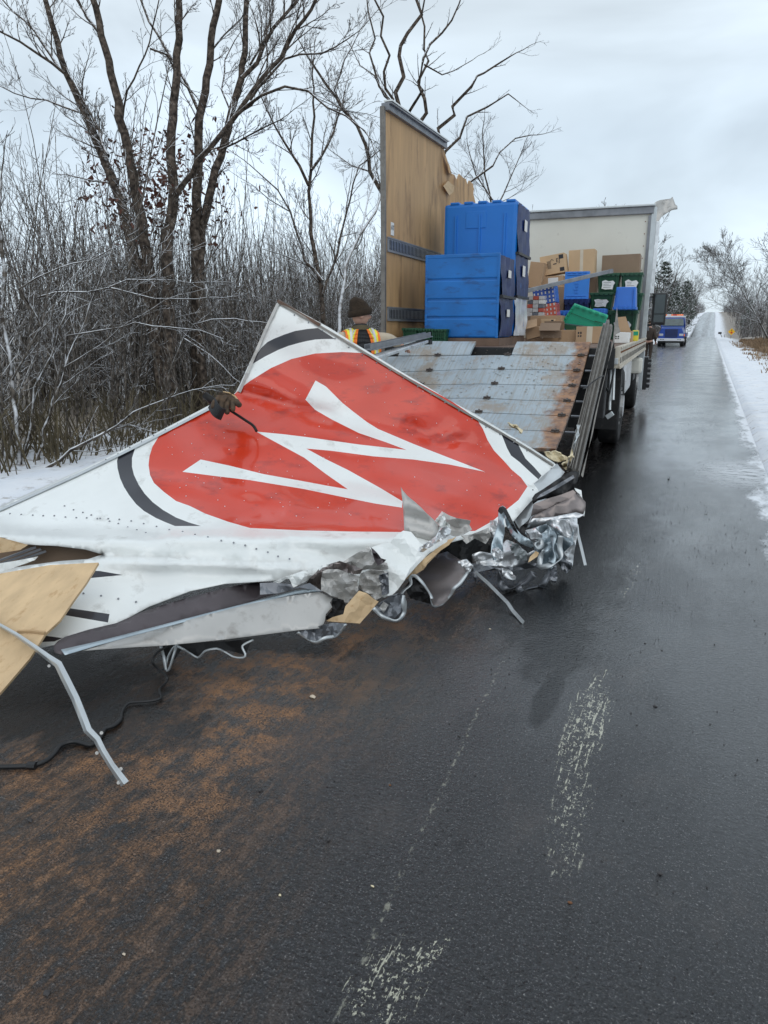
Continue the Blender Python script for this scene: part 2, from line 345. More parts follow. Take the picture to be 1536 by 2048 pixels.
def snow_ground_mat():
    m = bpy.data.materials.new('snow_ground'); m.use_nodes = True; t = m.node_tree; l = t.links.new; b = t.nodes['Principled BSDF']
    b.inputs['Roughness'].default_value = .7
    c = N(t, 'ShaderNodeTexCoord'); n = N(t, 'ShaderNodeTexNoise'); n.inputs['Scale'].default_value = 5; n.inputs['Detail'].default_value = 9; n.inputs['Roughness'].default_value = .7; l(c.outputs['Object'], n.inputs[0])
    s = N(t, 'ShaderNodeSeparateXYZ'); l(c.outputs['Object'], s.inputs[0])
    # litter increases away from the road
    a = N(t, 'ShaderNodeMath', operation='ADD'); l(s.outputs[0], a.inputs[0]); a.inputs[1].default_value = 2.21
    ab = N(t, 'ShaderNodeMath', operation='ABSOLUTE'); l(a.outputs[0], ab.inputs[0])
    mr = N(t, 'ShaderNodeMapRange'); l(ab.outputs[0], mr.inputs[0]); mr.inputs[1].default_value = 4.2; mr.inputs[2].default_value = 7; mr.inputs[3].default_value = -.06; mr.inputs[4].default_value = .28
    ad = N(t, 'ShaderNodeMath', operation='ADD'); l(n.outputs[0], ad.inputs[0]); l(mr.outputs[0], ad.inputs[1])
    r = ramp(t, ad.outputs[0], [(.5, g3(0)), (.66, g3(.85))])
    n2 = N(t, 'ShaderNodeTexNoise'); n2.inputs['Scale'].default_value = 2; l(c.outputs['Object'], n2.inputs[0]); r2 = ramp(t, n2.outputs[0], [(.35,(.76,.80,.86)), (.65,(.86,.88,.91))])
    n4 = N(t, 'ShaderNodeTexNoise'); n4.inputs['Scale'].default_value = 30; l(c.outputs['Object'], n4.inputs[0]); r4 = ramp(t, n4.outputs[0], [(.35,(.06,.045,.03)), (.65,(.30,.22,.13))])
    x = N(t, 'ShaderNodeMix', data_type='RGBA'); l(r.outputs[0], x.inputs[0]); l(r2.outputs[0], x.inputs[6]); l(r4.outputs[0], x.inputs[7]); l(x.outputs[2], b.inputs['Base Color'])
    bp = N(t, 'ShaderNodeBump'); bp.inputs['Strength'].default_value = .5; bp.inputs['Distance'].default_value = .05; l(n.outputs[0], bp.inputs['Height']); l(bp.outputs[0], b.inputs['Normal'])
    MATS['snow_ground'] = m
snow_ground_mat()
me = bpy.data.meshes.new('snowy_ground'); me.from_pydata(V, [], Fc); link(me, 'snowy_ground', 'snow_ground', smooth=True, kind='structure')

def road_mat():
    m = bpy.data.materials.new('wet_asphalt'); m.use_nodes = True; t = m.node_tree; l = t.links.new; b = t.nodes['Principled BSDF']
    c = N(t, 'ShaderNodeTexCoord'); O = c.outputs['Object']
    def noise_(scale, det=5, rough=.55, st=None, off=None, dist=0):
        n = N(t, 'ShaderNodeTexNoise'); n.inputs['Scale'].default_value = scale; n.inputs['Detail'].default_value = det; n.inputs['Roughness'].default_value = rough; n.inputs['Distortion'].default_value = dist
        if st or off:
            p = N(t, 'ShaderNodeMapping'); p.inputs['Scale'].default_value = st or (1,1,1); p.inputs['Location'].default_value = off or (0,0,0); l(O, p.inputs[0]); l(p.outputs[0], n.inputs[0])
        else: l(O, n.inputs[0])
        return n.outputs[0]
    def ma(op, a, b_=None, c_=None, clamp=False):
        q = N(t, 'ShaderNodeMath', operation=op); q.use_clamp = clamp
        for i, v in enumerate((a, b_, c_)):
            if v is None: continue
            if isinstance(v, (int, float)): q.inputs[i].default_value = v
            else: l(v, q.inputs[i])
        return q.outputs[0]
    def mr(v, a, b_, c_=0, d=1, sm=True):
        q = N(t, 'ShaderNodeMapRange'); q.interpolation_type = 'SMOOTHSTEP' if sm else 'LINEAR'; l(v, q.inputs[0])
        for i, k in enumerate((a,b_,c_,d)): q.inputs[i+1].default_value = k
        return q.outputs[0]
    def mixc(f, A, B):
        x = N(t, 'ShaderNodeMix', data_type='RGBA')
        for i, v in ((0,f),(6,A),(7,B)):
            if isinstance(v, tuple): x.inputs[i].default_value = (*v,1)
            elif isinstance(v, (int,float)): x.inputs[i].default_value = v
            else: l(v, x.inputs[i])
        return x.outputs[2]
    s = N(t, 'ShaderNodeSeparateXYZ'); l(O, s.inputs[0]); X, Y = s.outputs[0], s.outputs[1]
    fine = noise_(160, 3, .6); vor = N(t, 'ShaderNodeTexVoronoi'); vor.inputs['Scale'].default_value = 75; l(O, vor.inputs[0])
    big = noise_(1.3, 5, .6); med = noise_(7, 6, .65)
    base = ramp(t, fine, [(.32,(.003,.0035,.005)), (.52,(.020,.021,.024)), (.61,(.05,.05,.052)), (.69,(.21,.205,.195))]).outputs[0]
    worn = mr(noise_(55, 5, .7, (.8,1.5,1), (4,4,0)), .42, .62, .35, 1.2); vsc = N(t, 'ShaderNodeVectorMath', operation='SCALE'); l(base, vsc.inputs[0]); l(worn, vsc.inputs['Scale']); base = vsc.outputs[0]
    # brown mud, in the lane to the left, dragged along the road
    wob = ma('MULTIPLY_ADD', big, 1.0, -.5); Xw = ma('ADD', X, wob)
    band = ma('MULTIPLY', mr(Xw, -2.75, -2.0), mr(Xw, -.72, -1.55)); hot = ma('MULTIPLY', ma('MULTIPLY', mr(Xw, -2.3, -1.75), mr(Xw, -1.0, -1.5)), ma('MULTIPLY', mr(Y, 5, 2.6), mr(Y, .9, 1.9, .35, 1.))); tread = mr(noise_(1, 3, .6, (70,2.2,1), (1,1,0)), .47, .56)
    st1 = noise_(3.2, 8, .72, (4.5,.9,1), dist=.6); st2 = noise_(24, 8, .8, (1.5,.9,1), (3,1,0))
    mud = ma('MULTIPLY', band, mr(ma('MULTIPLY_ADD', st2, .62, ma('MULTIPLY', st1, .5)), .50, .62))
    mud = ma('MULTIPLY', mud, mr(fine, .30, .52, .25, 1.)); mud = ma('MULTIPLY', mud, mr(ma('ADD', tread, mr(med, .4, .6)), .2, .7, .45, 1.)); mud = ma('MAXIMUM', mud, ma('MULTIPLY', ma('MULTIPLY', hot, mr(med, .40, .58)), mr(ma('MULTIPLY_ADD', fine, .6, ma('MULTIPLY', noise_(48,5,.8,(1.4,.9,1),(8,8,0)), .4)), .42, .54, .0, .95)))
    far = mr(Y, 10, 30, 1, .55); mud = ma('MULTIPLY', mud, far)
    mudc = mixc(noise_(22, 4), (.066,.037,.022), (.31,.175,.095))
    mudc = mixc(ma('MULTIPLY', hot, mr(med, .42, .60)), mudc, (.36,.17,.065)); mudc = mixc(mr(Y, 3, 15, 0, .85), mudc, (.20,.165,.145))
    col = mixc(ma('MULTIPLY', mud, .93), base, mudc)
    # thin grey-brown film elsewhere
    film = mr(noise_(4, 8, .7, (1,.6,1), (9,2,0)), .52, .75, 0, .35); col = mixc(film, col, (.085,.068,.058))
    # pale tyre and scrape marks of paint
    def blob(cx, cy, rx, ry, ang=0, soft=.35):
        ca, sa = math.cos(ang), math.sin(ang)
        u = ma('ADD', ma('MULTIPLY', ma('SUBTRACT', X, cx), ca/rx), ma('MULTIPLY', ma('SUBTRACT', Y, cy), sa/rx))
        v = ma('ADD', ma('MULTIPLY', ma('SUBTRACT', X, cx), -sa/ry), ma('MULTIPLY', ma('SUBTRACT', Y, cy), ca/ry))
        r2 = ma('ADD', ma('MULTIPLY', u, u), ma('MULTIPLY', v, v)); return mr(r2, 1.25, .0, 0, 1, False)
    sc1 = noise_(1, 4, .7, (75,5.5,1)); sc2 = noise_(120, 4, .7, (1,.55,1), (5,5,0)); sc3 = noise_(28, 3, .6, None, (2,7,0))
    lines = mr(sc1, .53, .66); spk = ma('MULTIPLY', mr(sc2, .50, .62), mr(sc3, .38, .56))
    paint = None
    for (px, py, w_, ln, an, k, kl) in ((1172,1450,.072,.42,0,1.,1.3),(1140,1610,.075,.24,0,.62,.6),(1135,1700,.045,.14,0,.62,1.),(775,1965,.085,.13,-.1,.95,.8),(866,1905,.022,.09,-.25,1.,0.),(1262,1155,.055,.5,0,.42,1.2),(1205,1420,.06,.2,0,.5,.5),(1210,910,.14,.5,0,.6,0.)):
        g = G(px, py); bl = blob(g.x, g.y, w_*1.25, ln*1.25, an)
        pt = ma('MULTIPLY', ma('MULTIPLY', bl, k), ma('ADD', ma('MULTIPLY', ma('MULTIPLY', lines, kl), mr(sc3,.3,.55)), ma('MULTIPLY', spk, .7))); pt = mr(pt, .15, .45)
        paint = pt if paint is None else ma('MAXIMUM', paint, pt)
    # long faint scratch curving along the lane
    g0, g1 = G(690,2000), G(930,1480); k_ = (g1.x-g0.x)/(g1.y-g0.y)
    lx = ma('SUBTRACT', X, ma('MULTIPLY_ADD', Y, k_, g0.x-k_*g0.y)); lx = ma('ADD', lx, ma('MULTIPLY_ADD', noise_(1.5), .06, -.03))
    scr = ma('MULTIPLY', mr(ma('ABSOLUTE', lx), .012, .003), mr(noise_(60,4,.7,(1,.5,1)), .50, .66)); scr = ma('MULTIPLY', scr, mr(Y, 3.6, 2.6))
    paint = ma('MAXIMUM', paint, ma('MULTIPLY', scr, .45))
    col = mixc(ma('MULTIPLY', paint, .9), col, (.52,.51,.40))
    # snow creeping over the right edge
    amp_ = mr(Y, 7, 22, 1., .35); edge = ma('ADD', X, ma('MULTIPLY', ma('MULTIPLY_ADD', noise_(2.2, 7, .65, (1,.35,1)), .9, -.45), amp_)); snow = mr(edge, .50, .64)
    slush = ma('MULTIPLY', blob(G(1500,945).x, G(1500,945).y, .55, .9), mr(noise_(5,7,.7,(1,3,1),(4,0,0)), .40, .52))
    snow = ma('MAXIMUM', snow, ma('MULTIPLY', slush, .8))
    edl = ma('ADD', X, ma('MULTIPLY_ADD', noise_(2.2, 7, .65, (1,.5,1),(3,3,3)), .8, -.4)); snow = ma('MAXIMUM', snow, mr(edl, ROADL+.3, ROADL+.1))
    col = mixc(snow, col, (.80,.83,.87))
    sn = noise_(4.5, 9, .78, (1.5,.7,1), (6,1,0)); wet_dark_refl = None  # wet patches; dark reflections beside and under the wreck painted into the colour
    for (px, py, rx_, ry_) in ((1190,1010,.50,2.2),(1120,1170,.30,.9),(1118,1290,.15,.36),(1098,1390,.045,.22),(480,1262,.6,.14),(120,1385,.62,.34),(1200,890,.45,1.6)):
        g = G(px, py); bl = blob(g.x, g.y, rx_*1.3, ry_*1.3); wet_dark_refl = bl if wet_dark_refl is None else ma('MAXIMUM', wet_dark_refl, bl)
    wet_dark_refl = mr(ma('ADD', wet_dark_refl, ma('MULTIPLY_ADD', sn, 2.6, -1.35)), .12, .62); wet_dark_refl = ma('MULTIPLY', wet_dark_refl, ma('SUBTRACT', 1.0, snow))
    col = mixc(ma('MULTIPLY', wet_dark_refl, .86), col, (.0035,.0035,.004))
    # far wheel tracks with slush between
    tr = mr(noise_(1, 4, .6, (2.2,.012,1), (.4,0,0)), .45, .62); farf = mr(Y, 18, 70, 0, .5); col = mixc(ma('MULTIPLY', tr, farf), col, (.36,.37,.40))
    tr2 = mr(noise_(1, 2, .5, (1.4,.004,1), (.9,0,0)), .47, .60); col = mixc(ma('MULTIPLY', tr2, mr(Y, 150, 220, 0, .6)), col, (.15,.155,.165))
    l(col, b.inputs['Base Color'])
    wet = mr(big, .35, .65, .10, .26); ro = ma('ADD', wet, ma('MULTIPLY', mud, .34)); ro = ma('ADD', ro, ma('MULTIPLY', snow, .4)); ro = ma('ADD', ro, mr(Y, -1, 3.4, .16, 0)); ro = ma('MINIMUM', ro, .8)
    wetm = ma('MAXIMUM', mr(noise_(.9, 4, .6, (1.6,.6,1), (2,4,0)), .36, .58, .60, 1.), ma('MAXIMUM', blob(-1.2, 4.6, 1.5, 3.2), blob(-2.9, 2.4, 1.3, 1.6)))
    dry = ma('MAXIMUM', mr(Y, 2.9, .9), ma('MAXIMUM', ma('MULTIPLY', mud, .8), snow)); cw = ma('MULTIPLY', wetm, ma('SUBTRACT', 1.0, dry), None, True)
    cw = ma('MULTIPLY', ma('MAXIMUM', cw, ma('MULTIPLY', wet_dark_refl, .9)), mr(Y, 60, 170)) if False else ma('MULTIPLY', ma('MAXIMUM', cw, ma('MULTIPLY', wet_dark_refl, .75)), mr(Y, 12, 120, 1, .12)); cw = ma('MULTIPLY', cw, mr(Y, 9, 24, 1, .6)); l(cw, b.inputs['Coat Weight']); b.inputs['Coat IOR'].default_value = 1.42; l(ma('MULTIPLY_ADD', mr(fine, .35, .6), .05, .05), b.inputs['Coat Roughness'])
    bc_ = N(t, 'ShaderNodeBump'); bc_.inputs['Distance'].default_value = .006; l(mr(Y, 2, 14, .60, .14), bc_.inputs['Strength']); l(ma('ADD', ma('MULTIPLY', fine, .35), ma('MULTIPLY', noise_(45,3,.5,(1,1.5,1)), .9)), bc_.inputs['Height']); l(bc_.outputs[0], b.inputs['Coat Normal'])
    l(ro, b.inputs['Roughness']); l(ma('MULTIPLY', mr(Y, 12, 140, .55, .15), ma('SUBTRACT', 1.0, ma('MULTIPLY', wet_dark_refl, .8))), b.inputs['Specular IOR Level']); b.inputs['IOR'].default_value = 1.5
    hgt = ma('ADD', ma('MULTIPLY', fine, .6), ma('MULTIPLY', vor.outputs['Distance'], -.5)); hgt = ma('ADD', hgt, ma('MULTIPLY', med, 1.2)); hgt = ma('ADD', hgt, ma('MULTIPLY', mud, .8)); hgt = ma('ADD', hgt, ma('MULTIPLY', noise_(45,4,.6,(1,1.6,1)), .9))
    bp = N(t, 'ShaderNodeBump'); bp.inputs['Distance'].default_value = .006; l(hgt, bp.inputs['Height']); l(mr(Y, 2, 12, 1.0, .25), bp.inputs['Strength']); l(bp.outputs[0], b.inputs['Normal'])
    MATS['road'] = m
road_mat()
ry = sorted(set([-80,-20] + [i*2. for i in range(-4, 75)] + list(range(150, 800, 8)) + [900,1200])); rx = [ROADL, -3.6, -2.2, -.8, ROADR]
V = [(x, y, prof(y)+.0+.03*(1-((x+2.2)/2.9)**2)*0) for y in ry for x in rx]
Fc = [(j*5+i, j*5+i+1, (j+1)*5+i+1, (j+1)*5+i) for j in range(len(ry)-1) for i in range(4)]
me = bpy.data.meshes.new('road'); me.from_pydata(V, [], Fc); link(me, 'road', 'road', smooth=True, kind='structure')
# ------------------------------------------------------------------ woods
class TB:                                   # batch of tapered tubes as numpy arrays
    def __init__(s): s.V = []; s.F = []; s.n = 0
    def tube(s, P, r, k=3):
        P = np.asarray(P, float); n = len(P); r = np.asarray(r, float)
        d = np.gradient(P, axis=0); d /= np.linalg.norm(d, axis=1)[:,None]+1e-9
        a = np.cross(d, [.13,.31,.94] if abs(d[0][2]) < .9 else [.9,.3,.1]); a /= np.linalg.norm(a, axis=1)[:,None]+1e-9; b = np.cross(d, a)
        th = np.arange(k)*2*pi/k; ring = a[:,None]*np.cos(th)[None,:,None] + b[:,None]*np.sin(th)[None,:,None]
        s.V.append((P[:,None]+ring*r[:,None,None]).reshape(-1,3))
        i = np.arange(n-1)[:,None]*k; j = np.arange(k)[None]; j2 = (j+1)%k
        s.F.append(np.stack([i+j, i+j2, i+k+j2, i+k+j], -1).reshape(-1,4)+s.n); s.n += n*k
    def arr(s): return np.concatenate(s.V), np.concatenate(s.F)
def npmesh(name, V, Fq, smooth=True):
    me = bpy.data.meshes.new(name); k = Fq.shape[1]; me.vertices.add(len(V)); me.vertices.foreach_set('co', V.astype(np.float32).ravel())
    me.loops.add(len(Fq)*k); me.loops.foreach_set('vertex_index', Fq.astype(np.int32).ravel()); me.polygons.add(len(Fq)); me.polygons.foreach_set('loop_start', np.arange(0, len(Fq)*k, k, dtype=np.int32))
    me.polygons.foreach_set('use_smooth', np.full(len(Fq), smooth)); me.update(calc_edges=True); return me
def wander(p, d, L_, n, wob, up=0., rng=RNG, droop=0.):
    P = [np.array(p, float)]; d = np.array(d, float)/np.linalg.norm(d); st = L_/n
    for i in range(n):
        d = d + rng.normal(0, wob, 3) + np.array([0,0,up-droop*i/n]); d /= np.linalg.norm(d); P.append(P[-1]+d*st)
    return np.array(P)
def rotdir(d, ang, rng=RNG):
    d = d/np.linalg.norm(d); a = np.cross(d, rng.normal(0,1,3)); a /= np.linalg.norm(a)+1e-9; return d*math.cos(ang)+a*math.sin(ang)
def sprout(tb, P, r, levels, rng, dens=1., lf=.45, L0=None, tmin=.15, up=.06, wob=.16, ang=(.45,1.0), k=3, rmin=.0028):
    """side shoots along polyline P (radii r), recursively"""
    L_ = np.linalg.norm(np.diff(P, axis=0), axis=1).sum() if L0 is None else L0
    n = max(1, int(dens*rng.uniform(.8,1.3)))
    for t in tmin+(1-tmin)*(np.arange(n)+rng.random(n))/n:
        x = t*(len(P)-1); i = min(int(x), len(P)-2); f = x-i; p = P[i]*(1-f)+P[i+1]*f; rr = (r[i]*(1-f)+r[i+1]*f)*rng.uniform(.4,.62); rr = max(rr, rmin)
        d = rotdir(P[i+1]-P[i], rng.uniform(*ang), rng); d[2] = d[2]*.85 + .12; l_ = L_*lf*rng.uniform(.55,1.25)*(1.1-.55*t)
        ns = 5 if levels > 1 else 3; Q = wander(p, d, l_, ns, wob, up, rng); q = np.linspace(rr, max(rmin*.7, rr*.25), ns+1); tb.tube(Q, q, 4 if rr > .012 else 3)
        if levels > 1: sprout(tb, Q, q, levels-1, rng, dens*.62, lf, None, .2, up, wob*1.05, ang, k, rmin)
def make_tree(name, label, cat, limbs, dd, twigs=(9,3), rmin=.003, group=None, seed=0, barkm='bark', twigm='twig', lf=.46, trunk_k=7, maxL=2.2, wobx=.014, up=.06):
    """limbs: list of (pixel polyline, px width at start, px width at end, depth offset at end)"""
    rng = np.random.default_rng(seed); base = None; TBk = TB(); TBt = TB(); off = None
    for li, lm in enumerate(limbs):
        pl, w0, w1, dd1 = lm[:4]; ds = lm[4] if len(lm) > 4 else 0
        if li == 0: off = U(pl[0][0], pl[0][1], dd); off.z = 0
        pts = densify(pl, 26, False); n = len(pts); P = []
        for i, (x, y) in enumerate(pts): P.append(np.array(U(x, y, dd+ds+(dd1-ds)*i/(n-1))))
        P = np.array(P); w = np.linspace(w0, w1, n)*.70
        if li == 0 and P[0][2] > .1: P = np.vstack([[P[0][0], P[0][1], -.15], P]); w = np.concatenate([[w0*1.25], w]); n += 1
        P[1:-1] += rng.normal(0, wobx, (n-2, 3))*np.array([1,1,.5]); r = w*dd/F/2; TBk.tube(P, r, trunk_k)
        Ls = min(maxL, np.linalg.norm(P[-1]-P[0])); nb = twigs[0]*(1 if w0 > 12 else .8)
        sprout(TBt, P, np.minimum(r, .030), twigs[1], rng, nb, lf, Ls, .28 if li == 0 else .12, up, .11, rmin=rmin, ang=(.35,.85))
        # the limb runs on past its traced end
        Q = wander(P[-1], P[-1]-P[-2], .8, 5, .15, .05, rng); q = np.linspace(r[-1], rmin, 6); TBt.tube(Q, q, 4); sprout(TBt, Q, q, 2, rng, 5, .5, rmin=rmin)
    o = root(name, label, cat, off, 0, group); offn = np.array(off)
    V, Fq = TBk.arr(); link(npmesh('trunk', V-offn, Fq), 'trunk', barkm, o); V, Fq = TBt.arr(); link(npmesh('twigs', V-offn, Fq), 'twigs', twigm, o, label=None)
    return o
T1 = [([(342,900),(330,800),(312,680),(292,588),(271,510),(250,432),(224,354),(193,281),(161,208),(133,146),(112,78),(94,16),(75,-60)], 42, 13, .5),
      ([(216,312),(182,234),(160,190)], 12, 5, .3), ([(250,400),(222,355),(205,320),(186,255),(165,195)], 14, 6, .6, .2),
      ([(128,146),(78,109),(40,85),(0,62),(-60,40)], 9, 4, -.6), ([(120,140),(100,110),(68,62),(10,5),(-20,-30)], 9, 4, .6), ([(156,224),(94,200),(60,198),(31,187),(0,172)], 6, 3, .9)]
T2 = [([(352,905),(345,800),(325,690),(305,588),(284,443),(260,323),(242,234),(224,146),(203,68),(185,-10),(165,-80)], 40, 16, -.4),
      ([(203,70),(180,40),(155,0),(130,-40)], 10, 6, .4), ([(244,250),(255,180),(290,110),(305,60),(318,0)], 6, 3, -.6)]
T3 = [([(345,900),(340,800),(338,588),(336,469),(349,385),(344,312),(344,234),(354,146),(357,78),(359,-5),(362,-80)], 44, 17, .2),
      ([(349,392),(396,323),(443,271),(469,234),(490,208),(516,167),(562,112),(590,60),(625,20),(640,-20)], 17, 8, -1.0),
      ([(469,234),(521,193),(568,172),(615,182),(651,213),(693,229),(730,262)], 10, 3, -1.6, -.6), ([(500,200),(540,150),(570,120),(600,108),(640,108),(700,75)], 8, 3, -1.2, -.6),
      ([(300,97),(333,110),(351,146)], 6, 6, .2)]
T4 = [([(398,890),(394,700),(393,573),(391,443),(396,312),(398,234),(417,156),(424,78),(437,0),(448,-80)], 38, 16, -.3),
      ([(398,224),(385,193),(359,146),(333,99),(297,42),(281,0),(262,-40)], 10, 6, .8), ([(424,100),(450,70),(480,38),(500,0)], 6, 3, .6)]
T5 = [([(410,890),(402,700),(401,573),(404,458),(432,339),(453,260),(464,219),(484,156),(492,78),(492,0),(494,-80)], 36, 13, .3),
      ([(484,156),(510,125),(547,57),(594,5),(620,-40)], 13, 7, -.5), ([(500,130),(530,70),(545,20),(548,-40)], 7, 4, .5), ([(462,225),(445,180),(452,120),(470,80)], 5, 3, .6), ([(440,300),(500,270),(560,240)], 6, 3, -.8)]
make_tree('tree', 'tall dark leaning tree, its trunk bending furthest to the left of the clump', 'tree', T1, 11.6, (12,4), seed=1)
make_tree('tree', 'tall dark mossy tree leaning left just behind the leftmost trunk of the clump', 'tree', T2, 11.9, (10,4), seed=2)
make_tree('tree', 'tall tree with straight scaly trunk and a long snow-topped limb arching right', 'tree', T3, 11.5, (12,4), seed=3, up=.03)
make_tree('tree', 'tall tree with a narrow upright trunk, right of the straight scaly trunk', 'tree', T4, 12.3, (10,4), seed=4)
make_tree('tree', 'tall tree leaning right with spreading crown, rightmost trunk of the clump', 'tree', T5, 12.1, (12,4), seed=5)
T6 = [([(648,720),(645,609),(635,540),(625,469),(617,383),(623,340),(625,270),(627,234),(627,121)], 17, 4, .3), ([(645,562),(613,520),(578,422),(555,379),(500,330)], 10, 3, .5),
      ([(617,371),(598,332),(551,254),(523,195)], 9, 3, -.4), ([(623,340),(656,289),(676,234),(690,180)], 9, 3, .5), ([(645,590),(672,508),(707,371),(719,332),(760,300)], 9, 3, .8), ([(578,422),(540,400),(505,370)], 4, 2, .3)]
make_tree('tree', 'slender forked tree standing in the thicket left of the plywood wall', 'tree', T6, 14.5, (12,4), seed=6, maxL=2.6)
T6b = [([(676,720),(680,620),(695,527),(719,469),(754,422),(773,350)], 12, 6, .3), ([(719,469),(735,400),(750,350)], 5, 3, .4)]
make_tree('tree', 'leaning pale trunk plastered with snow, beside the left edge of the plywood wall', 'tree', T6b, 13.5, (8,2), seed=7, barkm='birch')
T6c = [([(800,640),(790,500),(766,390),(742,344),(730,289),(715,250),(688,219),(656,172),(620,120)], 17, 6, -.4), ([(688,219),(670,180),(690,120),(720,60)], 5, 2, .4), ([(742,344),(700,330),(660,300)], 5, 2, .5)]
make_tree('tree', 'dark tree bowing left over the thicket, rising from behind the plywood wall', 'tree', T6c, 15.5, (14,3), seed=8)
T7 = [([(800,640),(802,420),(801,300),(801,219),(805,117),(812,59),(840,0),(850,-60)], 20, 8, .2), ([(785,260),(779,117),(775,70),(762,0),(755,-50)], 9, 5, -.3), ([(790,260),(750,137),(738,70),(734,0)], 8, 4, .5),
      ([(836,250),(840,168),(848,129),(863,86),(890,59),(918,8)], 12, 4, -.2), ([(824,250),(844,156),(853,60),(853,0),(850,-50)], 9, 4, .3), ([(860,320),(871,281),(922,211),(961,156),(973,137),(1020,113)], 12, 4, -.5),
      ([(880,330),(890,305),(914,273),(945,234),(980,211),(1016,195),(1031,199)], 10, 3, .4), ([(860,380),(949,367),(988,340),(1039,281),(1062,270)], 9, 3, .3), ([(848,129),(880,150),(900,140),(945,120)], 5, 2, .2), ([(801,219),(770,190),(745,150),(720,130),(700,90)], 6, 2, .4)]
make_tree('tree', 'crooked-branched dark tree fanning out above the top of the plywood wall', 'tree', T7, 17.0, (9,3), seed=9, lf=.22, maxL=3., wobx=.09)
T8 = [([(1000,640),(1000,500),(985,420),(970,350),(965,270)], 9, 3, .3), ([(990,420),(1020,360),(1045,300)], 5, 2, .3), ([(985,400),(950,350),(935,290)], 5, 2, .3)]
make_tree('tree', 'pale fine-twigged sapling rising behind the taller blue cart', 'tree', T8, 21., (13,3), seed=10, rmin=.0035, twigm='bark_far', up=.05, lf=.6)
# snow-laden shrubs on the left verge
S1 = [([(39,930),(31,832),(20,734),(8,617),(4,500),(0,400)], 15, 8, .2), ([(24,760),(60,690),(98,640),(110,600)], 6, 3, -.3)]
S2 = [([(66,940),(98,832),(129,734),(172,637),(200,560)], 9, 4, .2), ([(98,832),(137,672),(195,660),(242,654),(273,645),(336,654)], 5, 3, -.7), ([(129,734),(200,690),(260,640),(330,600)], 4, 2, -.5)]
S3 = [([(43,941),(59,852),(70,773),(98,715),(129,629),(150,540)], 9, 4, .3), ([(78,594),(109,584),(176,584),(219,574),(250,582),(305,596),(367,598)], 6, 3, -.5), ([(219,574),(258,559),(332,559)], 5, 2, -.6, -.4), ([(98,715),(80,640),(39,578),(70,555),(117,535),(176,520),(219,500)], 7, 3, -.5)]
S4 = [([(92,936),(148,902),(203,867),(250,840),(297,812),(336,797)], 11, 4, -.3), ([(203,867),(260,850),(300,862)], 5, 2, -.2), ([(148,902),(190,905),(240,890)], 4, 2, -.2)]
make_tree('shrub', 'dark slim trunk with snowy side twigs at the left edge of the verge', 'shrub', S1, 8.2, (9,3), seed=11, barkm='bark_snowy', twigm='bark_snowy', maxL=1.6)
make_tree('shrub', 'leaning shrub with long level snow-lined branches beside the slim trunk', 'shrub', S2, 8.4, (9,3), seed=12, barkm='bark_snowy', twigm='bark_snowy', maxL=1.6)
make_tree('shrub', 'shrub whose broad forked branch is outlined in white snow, left of the tree clump', 'shrub', S3, 8.6, (9,3), seed=13, barkm='bark_snowy', twigm='bark_snowy', maxL=1.6)
make_tree('fallen_branch', 'fallen snow-covered limb lying slantwise low on the left verge', 'branch', S4, 8.0, (8,2), seed=14, barkm='bark_snowy', twigm='bark_snowy', maxL=1.4)
S5 = [([(330,800),(344,719),(367,676),(383,652),(422,637),(469,637)], 6, 3, -.5), ([(367,676),(391,690),(418,708)], 4, 2, -.2)]
make_tree('shrub', 'bent snowy sapling arching right in front of the clump of tall trunks', 'shrub', S5, 9.2, (9,3), seed=15, barkm='bark_snowy', twigm='bark_snowy', maxL=1.2)
# saplings / thicket
def sapling(seed, h=4.2, nst=4, dens=8, rmin=.004, lev=2, lf=.32):
    rng = np.random.default_rng(seed); tb = TB()
    for _ in range(nst):
        d = np.array([rng.normal(0,.16), rng.normal(0,.16), 1]); P = wander([rng.normal(0,.12), rng.normal(0,.12), -.15], d, h*rng.uniform(.6,1.05), 7, .09, .03, rng); r = np.linspace(h*.0042, .004, 8); tb.tube(P, r, 4)
        sprout(tb, P, r, lev, rng, dens, lf, None, .12, .07, .17, rmin=rmin)
    return tb.arr()
def stems(seed, h=4.8, nst=13):
    rng = np.random.default_rng(seed); tb = TB()
    for _ in range(nst):
        P = wander([rng.normal(0,.35), rng.normal(0,.35), -.15], [rng.normal(0,.07), rng.normal(0,.07), 1], h*rng.uniform(.45,1.1), 7, .075, .03, rng); r = np.linspace(.014, .004, 8)*rng.uniform(.6,1.3); tb.tube(P, r, 4)
        sprout(tb, P, r, 2, rng, 6, .17, None, .15, .10, .12, ang=(.3,.7), rmin=.0035)
    return tb.arr()
VARS = [sapling(100+i, 4.3, 5, 9) for i in range(7)] + [stems(150+i) for i in range(5)]
VARS_L = [sapling(200+i, 4.2, 3, 6, .006, 2, .36) for i in range(6)]
def mass(name, label, spots, variants, mat):
    Vs = []; Fs = []; n = 0; rng = np.random.default_rng(hash(len(spots)) % 1000)
    for (x, y, s) in spots:
        V, Fq = variants[rng.integers(len(variants))]; a = rng.random()*2*pi; c, sn = math.cos(a)*s, math.sin(a)*s
        W = np.stack([V[:,0]*c-V[:,1]*sn+x, V[:,0]*sn+V[:,1]*c+y, V[:,2]*s*rng.uniform(.8,1.1)+prof(y)], 1); Vs.append(W); Fs.append(Fq+n); n += len(V)
    V = np.concatenate(Vs); print(name, 'tris', sum(len(f) for f in Fs)*2)
    o = link(npmesh(name, V, np.concatenate(Fs)), name, mat, kind='stuff'); tag(o, label, 'thicket'); return o
sp1 = []
rng = np.random.default_rng(5)
